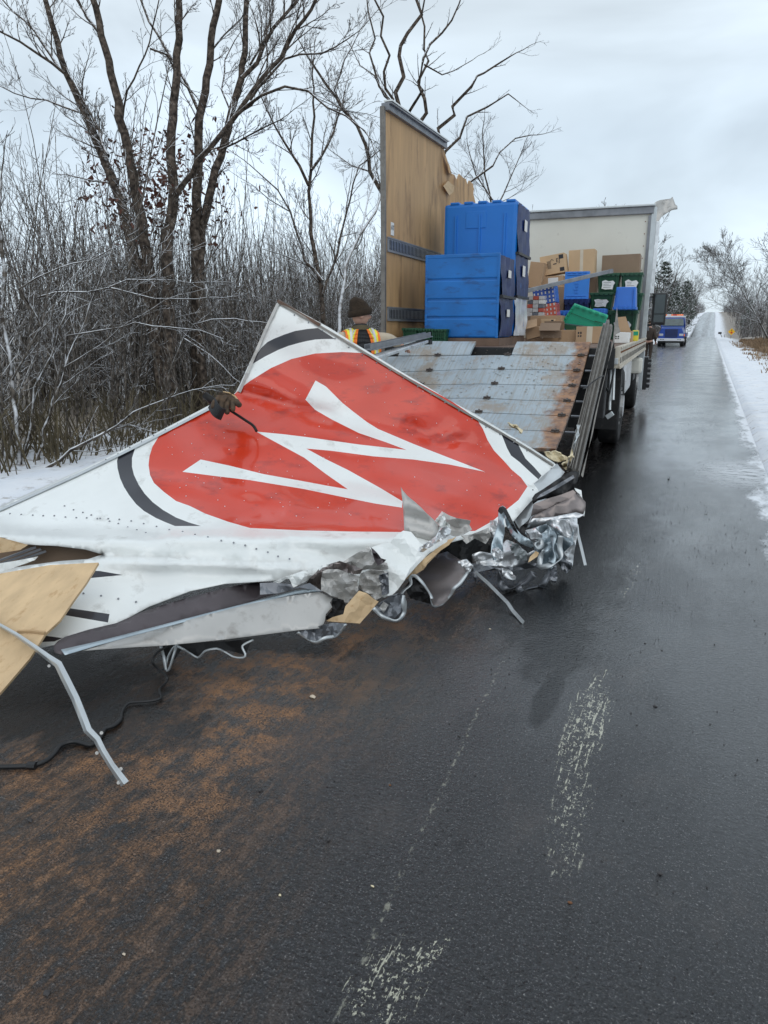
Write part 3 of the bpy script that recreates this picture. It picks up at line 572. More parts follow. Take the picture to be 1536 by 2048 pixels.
while len(sp1) < 520:
    y = rng.uniform(1.5, 40); dxx = rng.exponential(5.5); x = -6.7-dxx
    if x < -34: continue
    if y < 9 and x > -6.9-.02*y: continue
    v = Vector((x,y,0)); fw = v.dot(FW); rt = v.dot(RT)
    if fw < 5 or rt/fw < -.66 or rt/fw > .2: continue
    sp1.append((x, y, rng.uniform(.65,1.15)*(1 if dxx > 1.5 else .7)*(1.12 if rt/fw < -.3 else 1.)))
mass('thicket', 'dense grey-brown snow-flecked brush filling the left roadside behind the tall trees', sp1, VARS, 'thicket')
sp2 = []
while len(sp2) < 330:
    y = rng.uniform(22, 75); x = -7.2-rng.exponential(11); fw = Vector((x,y,0)).dot(FW); rt = Vector((x,y,0)).dot(RT)
    if rt/fw < -.66 or x < -55: continue
    sp2.append((x, y, rng.uniform(1.0,1.45)))
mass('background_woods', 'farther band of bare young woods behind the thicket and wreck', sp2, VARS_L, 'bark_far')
sp3 = []
while len(sp3) < 760:
    y = 62+rng.random()**2.2*620; lft = rng.random() < .5; x = (-6.7-rng.exponential(4.5)) if lft else (5.6+rng.exponential(5)); sp3.append((x, y, rng.uniform(1.5,2.6)*(1 if lft else .9)*(.8 if abs(x) < 8 else 1)))
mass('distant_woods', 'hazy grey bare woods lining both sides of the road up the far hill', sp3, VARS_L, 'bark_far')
# upright leafless trees beside the far road, one mesh each kind, copied
def roadside_tree(seed, h, twigm='bark_far', rmin=.009, dens=9, lf=.36, lean=(0,0), ang=(.4,.9)):
    rng = np.random.default_rng(seed); tb = TB(); tt = TB(); P = wander([0,0,-.2], [lean[0],lean[1],1], h, 9, .06, .02, rng); r = np.linspace(h*(.013 if abs(lean[0]) < .1 else .0085), .012, 10); tb.tube(P, r, 6)
    sprout(tt, P, r, 3, rng, dens, lf, None, .15, .06, .14, ang, rmin=rmin)
    return npmesh('trunk', *tb.arr()), npmesh('twigs', *tt.arr())
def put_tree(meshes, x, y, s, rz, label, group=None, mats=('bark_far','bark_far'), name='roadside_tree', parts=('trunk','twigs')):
    o = root(name, label, 'tree', (x, y, prof(y)), rz, group); o.scale = (s,s,s)
    for me, m, nm in zip(meshes, mats, parts):
        if not me.materials: me.materials.append(MATS[m])
        c = bpy.data.objects.new(nm, me); COL.objects.link(c); c.parent = o
    return o
ordn = lambda i: ('first second third fourth fifth sixth seventh eighth ninth tenth eleventh twelfth thirteenth fourteenth fifteenth sixteenth seventeenth eighteenth nineteenth twentieth twenty-first twenty-second twenty-third twenty-fourth twenty-fifth twenty-sixth').split()[i]
RTV = [roadside_tree(300+i, 11.5, dens=12, rmin=.014, lf=.42) for i in range(4)]
GL = 'bare trees lining the left side of the road beyond the truck'; GR = 'bare trees lining the right side of the road in the distance'
for i in range(26):
    y = 84 + i*11 + rng.uniform(-3,3); x = -6.9 - abs(rng.normal(0,1.6)); put_tree(RTV[i%4], x, y, rng.uniform(.95,1.3), rng.random()*6, 'bare snow-dusted tree, %s from the truck in the left roadside row' % ordn(i), GL)
for i in range(26):
    y = 84 + i*10.5 + rng.uniform(-3,3); x = 6.6 + abs(rng.normal(0,2)); put_tree(RTV[(i+1)%4], x, y, rng.uniform(.75,1.05), rng.random()*6, 'bare brown-grey tree, %s past the leaning tree in the right roadside row' % ordn(i), GR)
LT = roadside_tree(350, 12.5, rmin=.014, dens=26, lf=.5, lean=(-.60,-.1), ang=(.5,1.1))
put_tree(LT, 6.4, 98, 1., 0, 'large snow-lined tree leaning left over the verge at the right edge', None, ('bark_snowy','bark_snowy'))
LT2 = roadside_tree(351, 12.5, rmin=.014, dens=22, lf=.5, lean=(-.25,-.1)); put_tree(LT2, 7.2, 104, 1.05, 1., 'tall pale-barked tree just behind the leaning tree at the right edge', None, ('bark_snowy','bark_snowy'))
def pine(seed, h=9):
    rng = np.random.default_rng(seed); tb = TB(); P = wander([0,0,-.2], [0,0,1], h, 8, .02, 0, rng); tb.tube(P, np.linspace(.14,.02,9), 6)
    V = []; Fq = []; z = 1.2
    while z < h-.2:
        for _ in range(7):
            a = rng.random()*2*pi; l_ = (1-(z/h)**1.3)*h*.30*rng.uniform(.7,1.2)+.25; d = np.array([math.cos(a), math.sin(a), .18]); Q = wander([0,0,z], d, l_, 5, .08, .02, rng); tb.tube(Q, np.linspace(.03,.008,6), 3)
            for q in range(26):
                t_ = rng.uniform(.25,1)*5; i = min(int(t_),4); p = Q[i]+(Q[i+1]-Q[i])*(t_-i)+rng.normal(0,.10,3); u = rng.normal(0,1,3); u /= np.linalg.norm(u); v = np.cross(u, rng.normal(0,1,3)); v /= np.linalg.norm(v)
                n = len(V); V += [p-u*.17, p+v*.05, p+u*.17, p-v*.05+[0,0,.02]]; Fq.append((n,n+1,n+2,n+3))
        z += h*.055
    return npmesh('trunk', *tb.arr()), npmesh('needles', np.array(V), np.array(Fq), False)
PN = [pine(1), pine(2, 8)]
for i, (x, y, s) in enumerate(((-7.6,128,1.3),(-7.9,165,1.6),(-7.2,205,1.5),(-7.6,250,1.7),(7.5,190,1.),(-8.5,105,1.35))):
    put_tree(PN[i%2], x, y, s, i*1.3, ['dark pine with snow-dusted boughs, nearest conifer left of the road', 'taller pine standing in the left roadside row past the nearest conifer', 'low-boughed pine left of the road above the blue truck', 'farthest pine on the left side before the dip', 'small dark conifer right of the road beyond the warning sign', 'pine half hidden behind bare trees left of the road'][i], None, ('bark_far','pine_needles'), 'pine_tree', ('trunk','needles'))
# russet leaves still clinging behind the trunks
V = []; Fq = []
for _ in range(1500):
    c = U(rng.choice([255,300,375])+rng.normal(0,45), rng.choice([330,380,420])+rng.normal(0,42), 13.5+rng.normal(0,.8)); p = np.array(c); u = rng.normal(0,1,3)*.032; v = rng.normal(0,1,3)*.022; n = len(V); V += [p-u, p+v, p+u, p-v]; Fq.append((n,n+1,n+2,n+3))
tag(link(npmesh('clinging_leaves', np.array(V), np.array(Fq), False), 'clinging_leaves', 'russet_leaf', kind='stuff'), 'withered russet leaves clinging to twigs behind the tall trunks', 'leaves')
# dry grass and weeds
def grass(name, label, spots, mat, h=(.3,.7), per=22):
    V = []; Fq = []
    for (x, y) in spots:
        z0 = prof(y)+side(x,y)
        for _ in range(per):
            a = rng.random()*6.28; l_ = rng.uniform(*h); w_ = .006+.0009*y**.8; b = np.array([x+rng.normal(0,.12), y+rng.normal(0,.12), z0-.02]); d = np.array([rng.normal(0,.35), rng.normal(0,.35), 1]); s_ = np.array([math.cos(a), math.sin(a), 0])*w_
            m_ = b+d*l_*.6; tpt = b+d*l_+np.array([rng.normal(0,.08), rng.normal(0,.08), -.05]); n = len(V); V += [b-s_, b+s_, m_+s_*.7, m_-s_*.7, tpt, tpt]; Fq += [(n,n+1,n+2,n+3),(n+3,n+2,n+4,n+5)]
    tag(link(npmesh(name, np.array(V), np.array(Fq), False), name, mat, kind='stuff'), label, 'grass')
grass('dry_grass', 'tan dead grass standing through snow on the right verge', [(3.4+rng.exponential(1.8)+.02*0, 20+rng.random()**1.3*85) for _ in range(430)], 'dry_grass', (.18,.55))
grass('verge_stubble', 'sparse dead stubble poking through snow beside the right road edge', [(rng.uniform(1.9,5.2), rng.uniform(12,90)) for _ in range(420)], 'dry_grass', (.08,.25), 6)
grass('weeds', 'olive and brown weeds along the foot of the left thicket', [(-6.5-rng.exponential(1.1), rng.uniform(3,22)) for _ in range(420)], 'weed', (.25,.9), 7)
# ------------------------------------------------------------------ the wrecked box truck
truck = root('box_truck', 'white box truck with its right side and roof torn off, parked on the wet road', 'truck', TR0, TH)
BZ = 1.30; BL = 7.5; BW = 2.6
MB().b2(-2.56,-.03,0,BL,BZ-.10,BZ).build('cargo_floor', 'pallet', truck, bevel=.006)
m = MB()
for x in (-1.75,-.85): m.b2(x-.05,x+.05,.1,9.6,.80,1.06)
for y in np.arange(.25, 7.4, .6): m.b2(-2.5,-.1,y-.03,y+.03,1.06,1.195)
m.build('chassis_frame', 'chassis', truck)
m = MB(); m.b2(-2.56,-.02,-.06,.04,1.08,1.295); m.build('rear_sill', 'chassis', truck, bevel=.01)
# rub rail with stake holes
rr_ = MB(); rr_.b2(-.028,.03,.0,BL,BZ-.21,BZ+.01); rr_.b2(.03,.045,.0,BL,BZ-.215,BZ-.19); rr_.b2(.03,.045,.0,BL,BZ-.005,BZ+.015)
M('beige_rail', (.60,.55,.46), .55, .1, .18, 8, dirt=(.28,.22,.15), ds=9, dt=.56, bump=.1)
rail = rr_.build('rub_rail', 'beige_rail', truck, bevel=.004)
hole = MB().b2(.030,.034,-.035,.035,-.03,.03).build('rail_slot', 'black_iron', rail); hole.location = (0,.12,BZ-.13)
for i in range(1, 30):
    c = hole.copy(); COL.objects.link(c); c.parent = rail; c.location = (0, .12+.25*i, BZ-.13)
rv = MB()
for i in range(60): rv.box((.034,.06+.122*i,BZ-.045), (.01,.018,.018))
rv.build('rail_rivets', 'rust', rail, kind='stuff')
# left plywood side wall: outline read off in its own plane
top = [TPX(x, y, -2.6) for x, y in ((786,233),(812,247),(842,264),(868,283),(886,299),(889,318),(896,330),(898,346),(907,350),(912,361),(917,348),(925,356),(930,358),(934,372),(937,361),(944,368),(946,378),(945,388),(949,404),(950,440))]
poly = [(-.0, BZ-.1)] + [(p.y, p.z) for p in top] + [(5.2,2.7),(7.42,2.62),(7.42,BZ-.1)]; poly[1] = (0.0, poly[1][1])
wl = MB().prism(poly, lambda p: (-2.6,p[0],p[1]), lambda p: (-2.585,p[0],p[1])).build('plywood_lining', 'plywood', truck)
MB().prism([(a*1.0, b-.01) for a, b in poly], lambda p: (-2.64,p[0],p[1]), lambda p: (-2.603,p[0],p[1])).build('outer_skin', 'white_skin', truck)
m = MB(); m.beam((-2.6,-.03,BZ-.12),(-2.6,-.03,2.6), .05,.05, up=(0,1,0)); m.beam((-2.6,-.03,2.6),(-2.61,-.03,poly[1][1]+.03), .05,.05, up=(0,1,0)); m.build('rear_post', 'mud_alu', truck, bevel=.004)
t0, t1 = poly[1], poly[5]; m = MB(); m.beam((-2.585,-.02,t0[1]+.03),(-2.585,t1[0],t1[1]+.04), .09,.075); m.beam((-2.56,-.02,t0[1]+.06),(-2.56,t1[0]*.96,t1[1]+.065), .10,.014); m.build('top_rail', 'steel_grey', truck, bevel=.004)
m = MB(); m.beam((-2.56,0,t0[1]+.09),(-2.56,t1[0],t1[1]+.095), .1,.015); m.build('snow_line', 'white_skin', truck)
for zt, nm in ((2.42,0),(1.66,1)):
    et = MB(); et.b2(-2.584,-2.572,.03,4.0,zt-.075,zt+.075); et.b2(-2.584,-2.566,.03,4.0,zt+.066,zt+.08); et.b2(-2.584,-2.566,.03,4.0,zt-.08,zt-.066)
    e_ = et.build('logistic_track', 'etrack', truck); s0 = MB(); s0.b2(-.0035,.0035,-.008,.008,-.05,.05); s0.b2(.0,.006,.012,.024,-.05,.05,1); s0 = s0.build('track_slot', ['black_iron','alu'], e_)
    s0.location = (-2.5705,.10,zt)
    for i in range(1, 75): c = s0.copy(); COL.objects.link(c); c.parent = e_; c.location = (-2.5705,.10+.052*i,zt)
# hanging plywood scraps on the torn top
for k, pl in enumerate(([(887,300),(893,318),(902,345),(904,352),(897,348),(890,322)], [(886,372),(896,362),(908,372),(906,384),(898,391)], [(893,322),(898,330),(903,350),(897,345)], [(915,352),(919,356),(914,374)])):
    pts = [TPX(x, y, -2.56+.012*k) for x, y in pl]
    MB().prism([(p.y,p.z) for p in pts], lambda p: (-2.56+.012*k,p[0],p[1]), lambda p: (-2.554+.012*k,p[0],p[1])).build('torn_plywood_scrap', 'fresh_ply' if k == 1 else 'plywood', truck)
def text(body, size, loc, rot, mat, parent, name='lettering', ext=.001):
    cu = bpy.data.curves.new('t', 'FONT'); cu.body = body; cu.size = size; cu.extrude = ext; cu.align_x = 'CENTER'; cu.align_y = 'CENTER'; o = bpy.data.objects.new('t', cu)
    me = bpy.data.meshes.new_from_object(o); me.materials.clear(); bpy.data.objects.remove(o); o = link(me, name, mat, parent); o.location = loc; o.rotation_euler = rot; return o
p = TPX(785,458,-2.58); MB().b2(-2.584,-2.579,p.y-.05,p.y+.05,p.z-.07,p.z+.07).build('sticker', 'paper', truck, bevel=.002); text('AT', .075, (-2.5775,p.y,p.z+.01), (pi/2,0,pi/2), 'print', truck)
# front bulkhead with grey header, right corner post
wz = 3.76
MB().b2(-2.6,-.06,BL-.08,BL-.05,BZ,wz-.16).build('front_bulkhead', 'cream_wall', truck)
MB().b2(-2.64,-.02,BL-.14,BL-.05,wz-.17,wz-.04).build('header_rail', 'steel_grey', truck, bevel=.01)
MB().b2(-2.64,-.0,BL-.17,BL-.02,wz-.04,wz).build('header_cap', 'galv', truck, bevel=.01)
m = MB()
for i in range(9): m.disc_cyl((-.16,BL-.083,1.7+.22*i), (0,1,0), .010, .01, 8)
m.build('bulkhead_screws', 'rust', truck, kind='stuff')
MB().b2(-.11,-.06,BL-.115,BL-.08,BZ,wz-.2).build('corner_trim', 'steel_grey', truck)
MB().b2(-.06,.03,BL-.12,BL+.02,.30,wz-.05).build('corner_post', 'galv', truck, bevel=.008)
MB().b2(.03,.10,BL-.05,BL+.02,2.15,wz-.3).build('torn_post_flange', 'alu', truck, bevel=.006)
MB().b2(-.12,.035,BL-.04,BL+.0,BZ-.25,BZ+.03).build('post_foot', 'beige_rail', truck, bevel=.006)
m = MB()
for z in (1.45,1.75,2.0): m.b2(.03,.07,BL-.1,BL-.04,z,z+.07)
m.build('post_brackets', 'alu_dark', truck)
dd = 14.35
fl = Z([(340,150),(380,118),(420,103),(480,95),(520,90),(545,70),(575,150),(595,165),(597,200),(540,210),(480,245),(430,280),(400,330),(380,345),(335,320)], 5.19, 1240, 380)
sheet('torn_roof_skin', fl, dd, 'grey_skin', truck, TR0, amp=.10, grid=6, seed=3, back='white_skin', smooth=True, width=22); 
for o_ in [o for o in COL.objects if o.name.startswith('torn_roof_skin')]: o_.matrix_parent_inverse = Matrix.Rotation(-TH, 4, 'Z')
for k, pl in enumerate(([(255,205),(290,160),(330,150),(345,220),(350,300),(300,320),(270,300)], [(300,280),(350,290),(400,340),(390,400),(370,440),(345,560),(325,560),(335,420),(320,330)], [(240,240),(270,200),(285,290),(280,330)])):
    o_ = sheet('crumpled_corner', Z(pl, 5.19, 1240, 380), dd-.1+.04*k, ['alu','grey_skin','alu_dark'][k], truck, TR0, amp=.14, grid=4, seed=11+k); o_.matrix_parent_inverse = Matrix.Rotation(-TH, 4, 'Z')
# wheels, mudguards, suspension
def wheel(x, y, side_, par, r=.5, wd=.26):
    t = MB(); prof_ = [(-.5,.72),(-.5,.9),(-.42,.98),(-.3,1.),(.3,1.),(.42,.98),(.5,.9),(.5,.72),(.38,.62)]; K = 40; V = []
    for a in range(K):
        for (u, v) in prof_: rr = r*v*(1 - (.018 if (abs(u) < .35 and a % 2) else 0)); V.append((x+u*wd, y+rr*math.cos(2*pi*a/K), r+rr*math.sin(2*pi*a/K)))
    n = len(prof_); t.add(V, [(a*n+i, a*n+i+1, ((a+1)%K)*n+i+1, ((a+1)%K)*n+i) for a in range(K) for i in range(n-1)])
    ty = t.build('tyre', 'rubber', par, smooth=True)
    q = MB(); q.disc_cyl((x+side_*wd*.22,y,r), (1,0,0), r*.66, wd*.3, 28); q.disc_cyl((x+side_*wd*.42,y,r), (1,0,0), r*.28, wd*.35, 16)
    for a in range(8): q.disc_cyl((x+side_*wd*.40,y+r*.45*math.cos(a*pi/4),r+r*.45*math.sin(a*pi/4)), (1,0,0), .02, .03, 6)
    q.build('rim', 'rim', ty, smooth=False)
for x, sd_ in ((-.16,1),(-.45,-1),(-2.42,-1),(-2.13,1)): wheel(x, 2.05, sd_, truck)
for x, sd_ in ((-.18,1),(-2.4,-1)): wheel(x, 6.9, sd_, truck)
m = MB(); m.tube([(-2.3,2.05,.5),(-.3,2.05,.5)], .09, 10); m.disc_cyl((-1.3,2.05,.5),(1,0,0),.2,.35,14); m.tube([(-2.3,6.9,.5),(-.3,6.9,.5)], .07, 10); m.build('axles', 'chassis', truck)
for x0, x1 in ((-.62,-.03),(-2.57,-1.98)): MB().b2(x0,x1,1.30,1.315,.28,1.08).build('mud_flap', 'rubber', truck)
m = MB(); m.b2(-.62,-.02,1.36,2.75,1.03,1.06); m.b2(-.05,-.02,1.34,1.42,.5,1.06); m.build('mudguard', 'black_plastic', truck)
MB().b2(-.50,-.06,3.3,4.6,.55,1.05).build('fuel_tank', 'alu', truck, bevel=.05)
m = MB(); m.b2(-.42,-.05,5.2,5.9,.62,1.05); m.build('battery_box', 'black_plastic', truck, bevel=.02)
p = TP(1263,728,5.0); MB().b2(p.x-.17,p.x+.17,5.0,5.3,p.z-.16,p.z+.10).build('side_tank', 'cream_wall', truck, bevel=.05)
m = MB()
for px, py0, py1 in ((1219,716,820),(1226,716,800)): a = TP(px+3,py0,.3); b = TP(px,py1,.15); m.tube([a, b], .016, 8)
m.build('lift_piston', 'galv', truck)
MB().beam(TP(1213,835,.1), TP(1226,826,.1), .05, .05).build('step_bracket', 'galv', truck, bevel=.005)
MB().b2(-.20,-.10,.05,.3,.55,1.1).build('bed_bracket', 'chassis', truck, bevel=.01); m = MB(); m.b2(-1.75,-.85,.0,.12,.62,.78); m.b2(-1.6,-1.5,.0,.1,.7,1.1); m.b2(-1.1,-1.0,.0,.1,.7,1.1); m.build('underride_guard', 'chassis', truck, bevel=.01)
m = MB(); a = TP(1216,690,-.05); m.tube([a, a+Vector((.02,.1,-.2)), a+Vector((-.04,.2,-.42)), a+Vector((.02,.3,-.5))], .014, 6); m.tube([a+Vector((.05,0,.05)), a+Vector((.07,.05,-.3)), a+Vector((.03,.1,-.62))], .010, 6); m.build('hanging_hose', 'black_plastic', truck)
for k, (x, y, w_, h_) in enumerate(((1213,700,16,34),(1222,712,14,22),(1232,722,9,12))):
    p = TP(x, y, .02); MB().box(p, (w_*7.6/F,.08,h_*7.6/F)).build('latch_plate', ['chassis','black_plastic','galv'][k], truck, bevel=.006)
# cab ahead of the box
cabp = [(7.62,.9),(7.62,3.0),(8.3,3.08),(9.1,2.95),(9.75,1.9),(9.95,1.6),(9.95,.62),(9.4,.55),(7.9,.55)]
MB().prism(cabp, lambda p: (-.28,p[0],p[1]), lambda p: (-2.36,p[0],p[1])).build('cab', 'tow_white', truck, bevel=.03)
MB().prism([(8.5,1.8),(9.0,1.8),(9.62,1.85),(9.08,2.8),(8.5,2.85)], lambda p: (-.275,p[0],p[1]), lambda p: (-.262,p[0],p[1])).build('side_window', 'glass', truck)
MB().prism([(9.14,2.88),(9.70,1.98)], lambda p: (-.4,p[0]+.02,p[1]+.02), lambda p: (-2.24,p[0]+.02,p[1]+.02)).build('windscreen', 'glass', truck)
# mirror
a = TP(1307,586,8.6); b = TP(1330,650,8.6); mir = MB().b2(a.x,b.x,8.6,8.72,b.z,a.z).build('side_mirror', 'black_plastic', truck, bevel=.03)
wx = b.x-a.x; hz = a.z-b.z
MB().b2(a.x+wx*.16,b.x-wx*.14,8.588,8.596,b.z+hz*.36,a.z-hz*.05).build('mirror_glass', 'mirror_glass', mir); MB().b2(a.x+wx*.16,b.x-wx*.14,8.588,8.596,b.z+hz*.09,b.z+hz*.33).build('mirror_glass', 'mirror_glass', mir)
m = MB(); m.beam((a.x+.02,8.66,b.z+.0),(-.28,8.66,b.z-.03), .05,.05); m.beam((a.x+.02,8.66,a.z-.08),(-.28,8.66,a.z-.1), .03,.03); m.build('mirror_arm', 'black_plastic', mir)
# fairing strip and toothed step ahead of the box
MB().b2(-.02,.02,BL+.03,BL+.45,.45,BZ-.2).build('fairing', 'tow_white', truck)
m = MB(); a = TP(1287,745,7.6); m.b2(a.x-.05,a.x+.07,7.6,8.1,a.z-.34,a.z+.30)
for i in range(6): m.b2(a.x+.07,a.x+.13,7.6,7.9,a.z-.3+.1*i,a.z-.24+.1*i)
m.build('cab_step', 'black_plastic', truck)
# ------------------------------------------------------------------ roll-up door sagging off the tail, and its tracks
def door_mat():
    m = bpy.data.materials.new('door_paint'); m.use_nodes = True; t = m.node_tree; l = t.links.new; b = t.nodes['Principled BSDF']; b.inputs['Roughness'].default_value = .42
    c = N(t, 'ShaderNodeTexCoord'); O = c.outputs['Object']
    def nn(s, st, d=6, r=.65):
        p = N(t, 'ShaderNodeMapping'); p.inputs['Scale'].default_value = st; l(O, p.inputs[0]); n = N(t, 'ShaderNodeTexNoise'); n.inputs['Scale'].default_value = s; n.inputs['Detail'].default_value = d; n.inputs['Roughness'].default_value = r; l(p.outputs[0], n.inputs[0]); return n.outputs[0]
    def mix(f, A, B):
        x = N(t, 'ShaderNodeMix', data_type='RGBA'); l(f, x.inputs[0])
        for i, v in ((6,A),(7,B)):
            if isinstance(v, tuple): x.inputs[i].default_value = (*v,1)
            else: l(v, x.inputs[i])
        return x.outputs[2]
    def math_(op, a, b_):
        q = N(t, 'ShaderNodeMath', operation=op)
        for i, v in enumerate((a,b_)):
            if isinstance(v, (int,float)): q.inputs[i].default_value = v
            else: l(v, q.inputs[i])
        return q.outputs[0]
    base = ramp(t, nn(2, (1,1,1)), [(.3,(.30,.36,.40)), (.7,(.43,.49,.53))]).outputs[0]
    st = ramp(t, nn(1, (48,2.2,1), 3, .5), [(.50,g3(0)), (.62,g3(.6))]).outputs[0]; col = mix(st, base, (.30,.30,.28))
    di = ramp(t, math_('ADD', nn(2.4, (1,1,1), 9, .7), math_('MULTIPLY', nn(30, (3,.4,1)), .25)), [(.62,g3(0)), (.74,g3(.75))]).outputs[0]; col = mix(di, col, (.30,.235,.17))
    s = N(t, 'ShaderNodeSeparateXYZ'); l(O, s.inputs[0]); mr = N(t, 'ShaderNodeMapRange'); l(s.outputs[0], mr.inputs[0]); mr.inputs[1].default_value = -.62; mr.inputs[2].default_value = -.24; mr.inputs[3].default_value = -.32; mr.inputs[4].default_value = .42
    ru = ramp(t, math_('ADD', nn(5, (1,.6,1), 7, .6), mr.outputs[0]), [(.52,g3(0)), (.68,g3(.95))]).outputs[0]; col = mix(ru, col, ramp(t, nn(11,(1,1,1)), [(.35,(.11,.045,.022)), (.65,(.42,.20,.08))]).outputs[0])
    l(col, b.inputs['Base Color']); bp = N(t, 'ShaderNodeBump'); bp.inputs['Strength'].default_value = .15; bp.inputs['Distance'].default_value = .01; l(nn(20,(3,.3,1)), bp.inputs['Height']); l(bp.outputs[0], b.inputs['Normal']); MATS['door'] = m
door_mat()
door = root('roll_up_door', 'torn-off grey-blue roll-up door sloping from the truck tail to the road', 'door', TR0, TH)
def dcurve(t, x):       # t 0 at the bed, 1 at the foot
    return Vector((x + .0*t, -.06-2.18*t, 1.36-.80*t-.09*math.sin(pi*t) - .05*max(0, -x-1.2)*math.sin(pi*min(1,t*1.4))))
def dpanel(t0, t1, x0, x1):
    V = []; nx_ = 14; ny_ = 3
    for j in range(ny_+1):
        for i in range(nx_+1):
            t = t0+(t1-t0)*j/ny_; x = x0+(x1-x0)*i/nx_; p = dcurve(t, x); p.z += .008*noise.noise(Vector((x*2,t*9,1))) + (.006 if 0 < j < ny_ else 0); V.append(p)
    k = len(V); V += [v-Vector((0,-.01,.03)) for v in V]; W = nx_+1; Fs = []
    for j in range(ny_):
        for i in range(nx_): a = j*W+i; Fs += [(a+W,a+W+1,a+1,a), (k+a,k+a+1,k+a+W+1,k+a+W)]
    for i in range(nx_): Fs += [(i,i+1,k+i+1,k+i), (ny_*W+i+1,ny_*W+i,k+ny_*W+i,k+ny_*W+i+1)]
    for j in range(ny_): Fs += [(j*W+W,j*W,k+j*W,k+j*W+W), (j*W+nx_,j*W+W+nx_,k+j*W+W+nx_,k+j*W+nx_)]
    return MB().add(V, Fs).build('door_panel', 'door', door, smooth=False)
XL, XR = -2.50, -.27
ts = [0,.125,.255,.39,.53,.67,.83,1.0]
dpanel(ts[0]+.002, ts[1]-.006, TP(952,683,-.06).x-.0-.82, TP(952,690,-.06).x); dpanel(ts[0]+.002, ts[1]-.006, TP(1034,690,-.06).x, XR)
for i in range(1, 7): dpanel(ts[i]+.003, ts[i+1]-.003, XL, XR)
hm = MB(); hm.b2(-.05,.05,-.045,-.008,0,.008); hm.b2(-.05,.05,.008,.045,0,.008); hm.tube([(-.055,0,.012),(.055,0,.012)], .013, 8); hm.b2(-.012,.012,-.03,.03,.008,.03)
hm.v = [tuple(c*.62 for c in v) for v in hm.v]; h0 = hm.build('hinge', 'rust_iron', door)
first = True; 
for i in range(1, 7):
    for x in (-.33,-1.08,-1.85):
        p = dcurve(ts[i], x)+Vector((0,0,.006)); h = h0 if first else h0.copy()
        if not first: COL.objects.link(h); h.parent = door
        first = False; h.location = p; h.rotation_euler = (R(20), 0, random.uniform(-.1,.1))
m = MB()
for i in range(1, 7): p = dcurve(ts[i], -.25); m.tube([p, p+Vector((.09,0,.0))], .012, 6); m.disc_cyl(p+Vector((.10,0,0)), (1,0,0), .028, .03, 12)
m.build('rollers', 'alu_dark', door)
V = []; Fq = []; rgd = np.random.default_rng(12)
for _ in range(520):
    t = abs(rgd.normal(.34,.2)) % 1; x = -2.4+rgd.random()**.8*2.1; t = min(.98, t + .12*math.sin(x*3)); p = dcurve(t, x)+Vector((0,0,.010)); r_ = rgd.uniform(.004,.017); a = rgd.random()*6; n = len(V)
    V += [p+Vector((r_*math.cos(a),r_*math.sin(a),0)), p+Vector((-r_*.6*math.sin(a),r_*.6*math.cos(a),.003)), p-Vector((r_*math.cos(a),r_*math.sin(a),0)), p+Vector((r_*.5*math.sin(a),-r_*.5*math.cos(a),.002))]; Fq.append((n,n+1,n+2,n+3))
me = bpy.data.meshes.new('debris_flecks'); me.from_pydata(V, [], Fq); link(me, 'debris_flecks', 'chip', door, kind='stuff')
trk = root('door_track', 'pair of dirty aluminium door tracks leaning from truck tail down to the road', 'track', U(1136,940,5.35))
def px_beam(mb, a, b, w_, t_, off, mi=0, up=(0,0,1)): mb.beam(U(*a)-Vector(off), U(*b)-Vector(off), w_, t_, mi, up)
to = tuple(trk.location)
for k, (x0, y0, x1, y1, wd, dT, dB, mt) in enumerate(((1209,648,1138,938,.030,7.35,5.40,'mud_alu'),(1216,641,1147,944,.034,7.30,5.38,'mud_alu'),(1222,650,1154,948,.024,7.36,5.42,'mud_alu'))):
    m = MB(); px_beam(m, (x0,y0,dT), (x1,y1,dB), .02, wd*.72, to, up=(1,0,.0)); px_beam(m, (x0-2.3,y0+4,dT-.03), (x1-3.2,y1,dB-.03), .06, .005, to, up=(1,0,0)); px_beam(m, (x0+2.3,y0+6,dT-.03), (x1+3.2,y1,dB-.03), .06, .005, to, up=(1,0,0)); m.build('track_rail', mt, trk)
jb = root('side_jamb', 'thin torn aluminium edge strip standing up just right of the door tracks', 'strip', U(1165,950,5.45)); jo = tuple(jb.location)
sheet('edge_strip', [(1234,614),(1237,650),(1241,664),(1232,668),(1214,734),(1199,793),(1190,830),(1166,955),(1162,950),(1185,870),(1199,800),(1211,750),(1226,680),(1229,650)], 6.3, 'mud_alu', jb, jo, amp=.02, grid=12, seed=4, tilt=(0,-.55))
m = MB(); 
m.tube([Vector(U(1184,765,6.3))-Vector(jo), Vector(U(1198,755,6.35))-Vector(jo), Vector(U(1208,752,6.4))-Vector(jo)], .006, 5); m.tube([Vector(U(1184,765,6.3))-Vector(jo), Vector(U(1172,776,6.2))-Vector(jo), Vector(U(1166,777,6.1))-Vector(jo)], .006, 5); m.build('cable', 'black_plastic', jb)
cb = root('loose_cables', 'thin tangled pale wires at the foot of the door tracks', 'cable', U(1155,880,5.7)); co = Vector(cb.location); m = MB()
for k in range(3): m.tube([Vector(U(1160-k*3,850,5.7))-co, Vector(U(1152+k*3,870,5.65))-co, Vector(U(1154-k*4,890,5.6))-co, Vector(U(1149,915+k*5,5.5))-co], .004, 5)
m.build('wires', 'galv', cb)
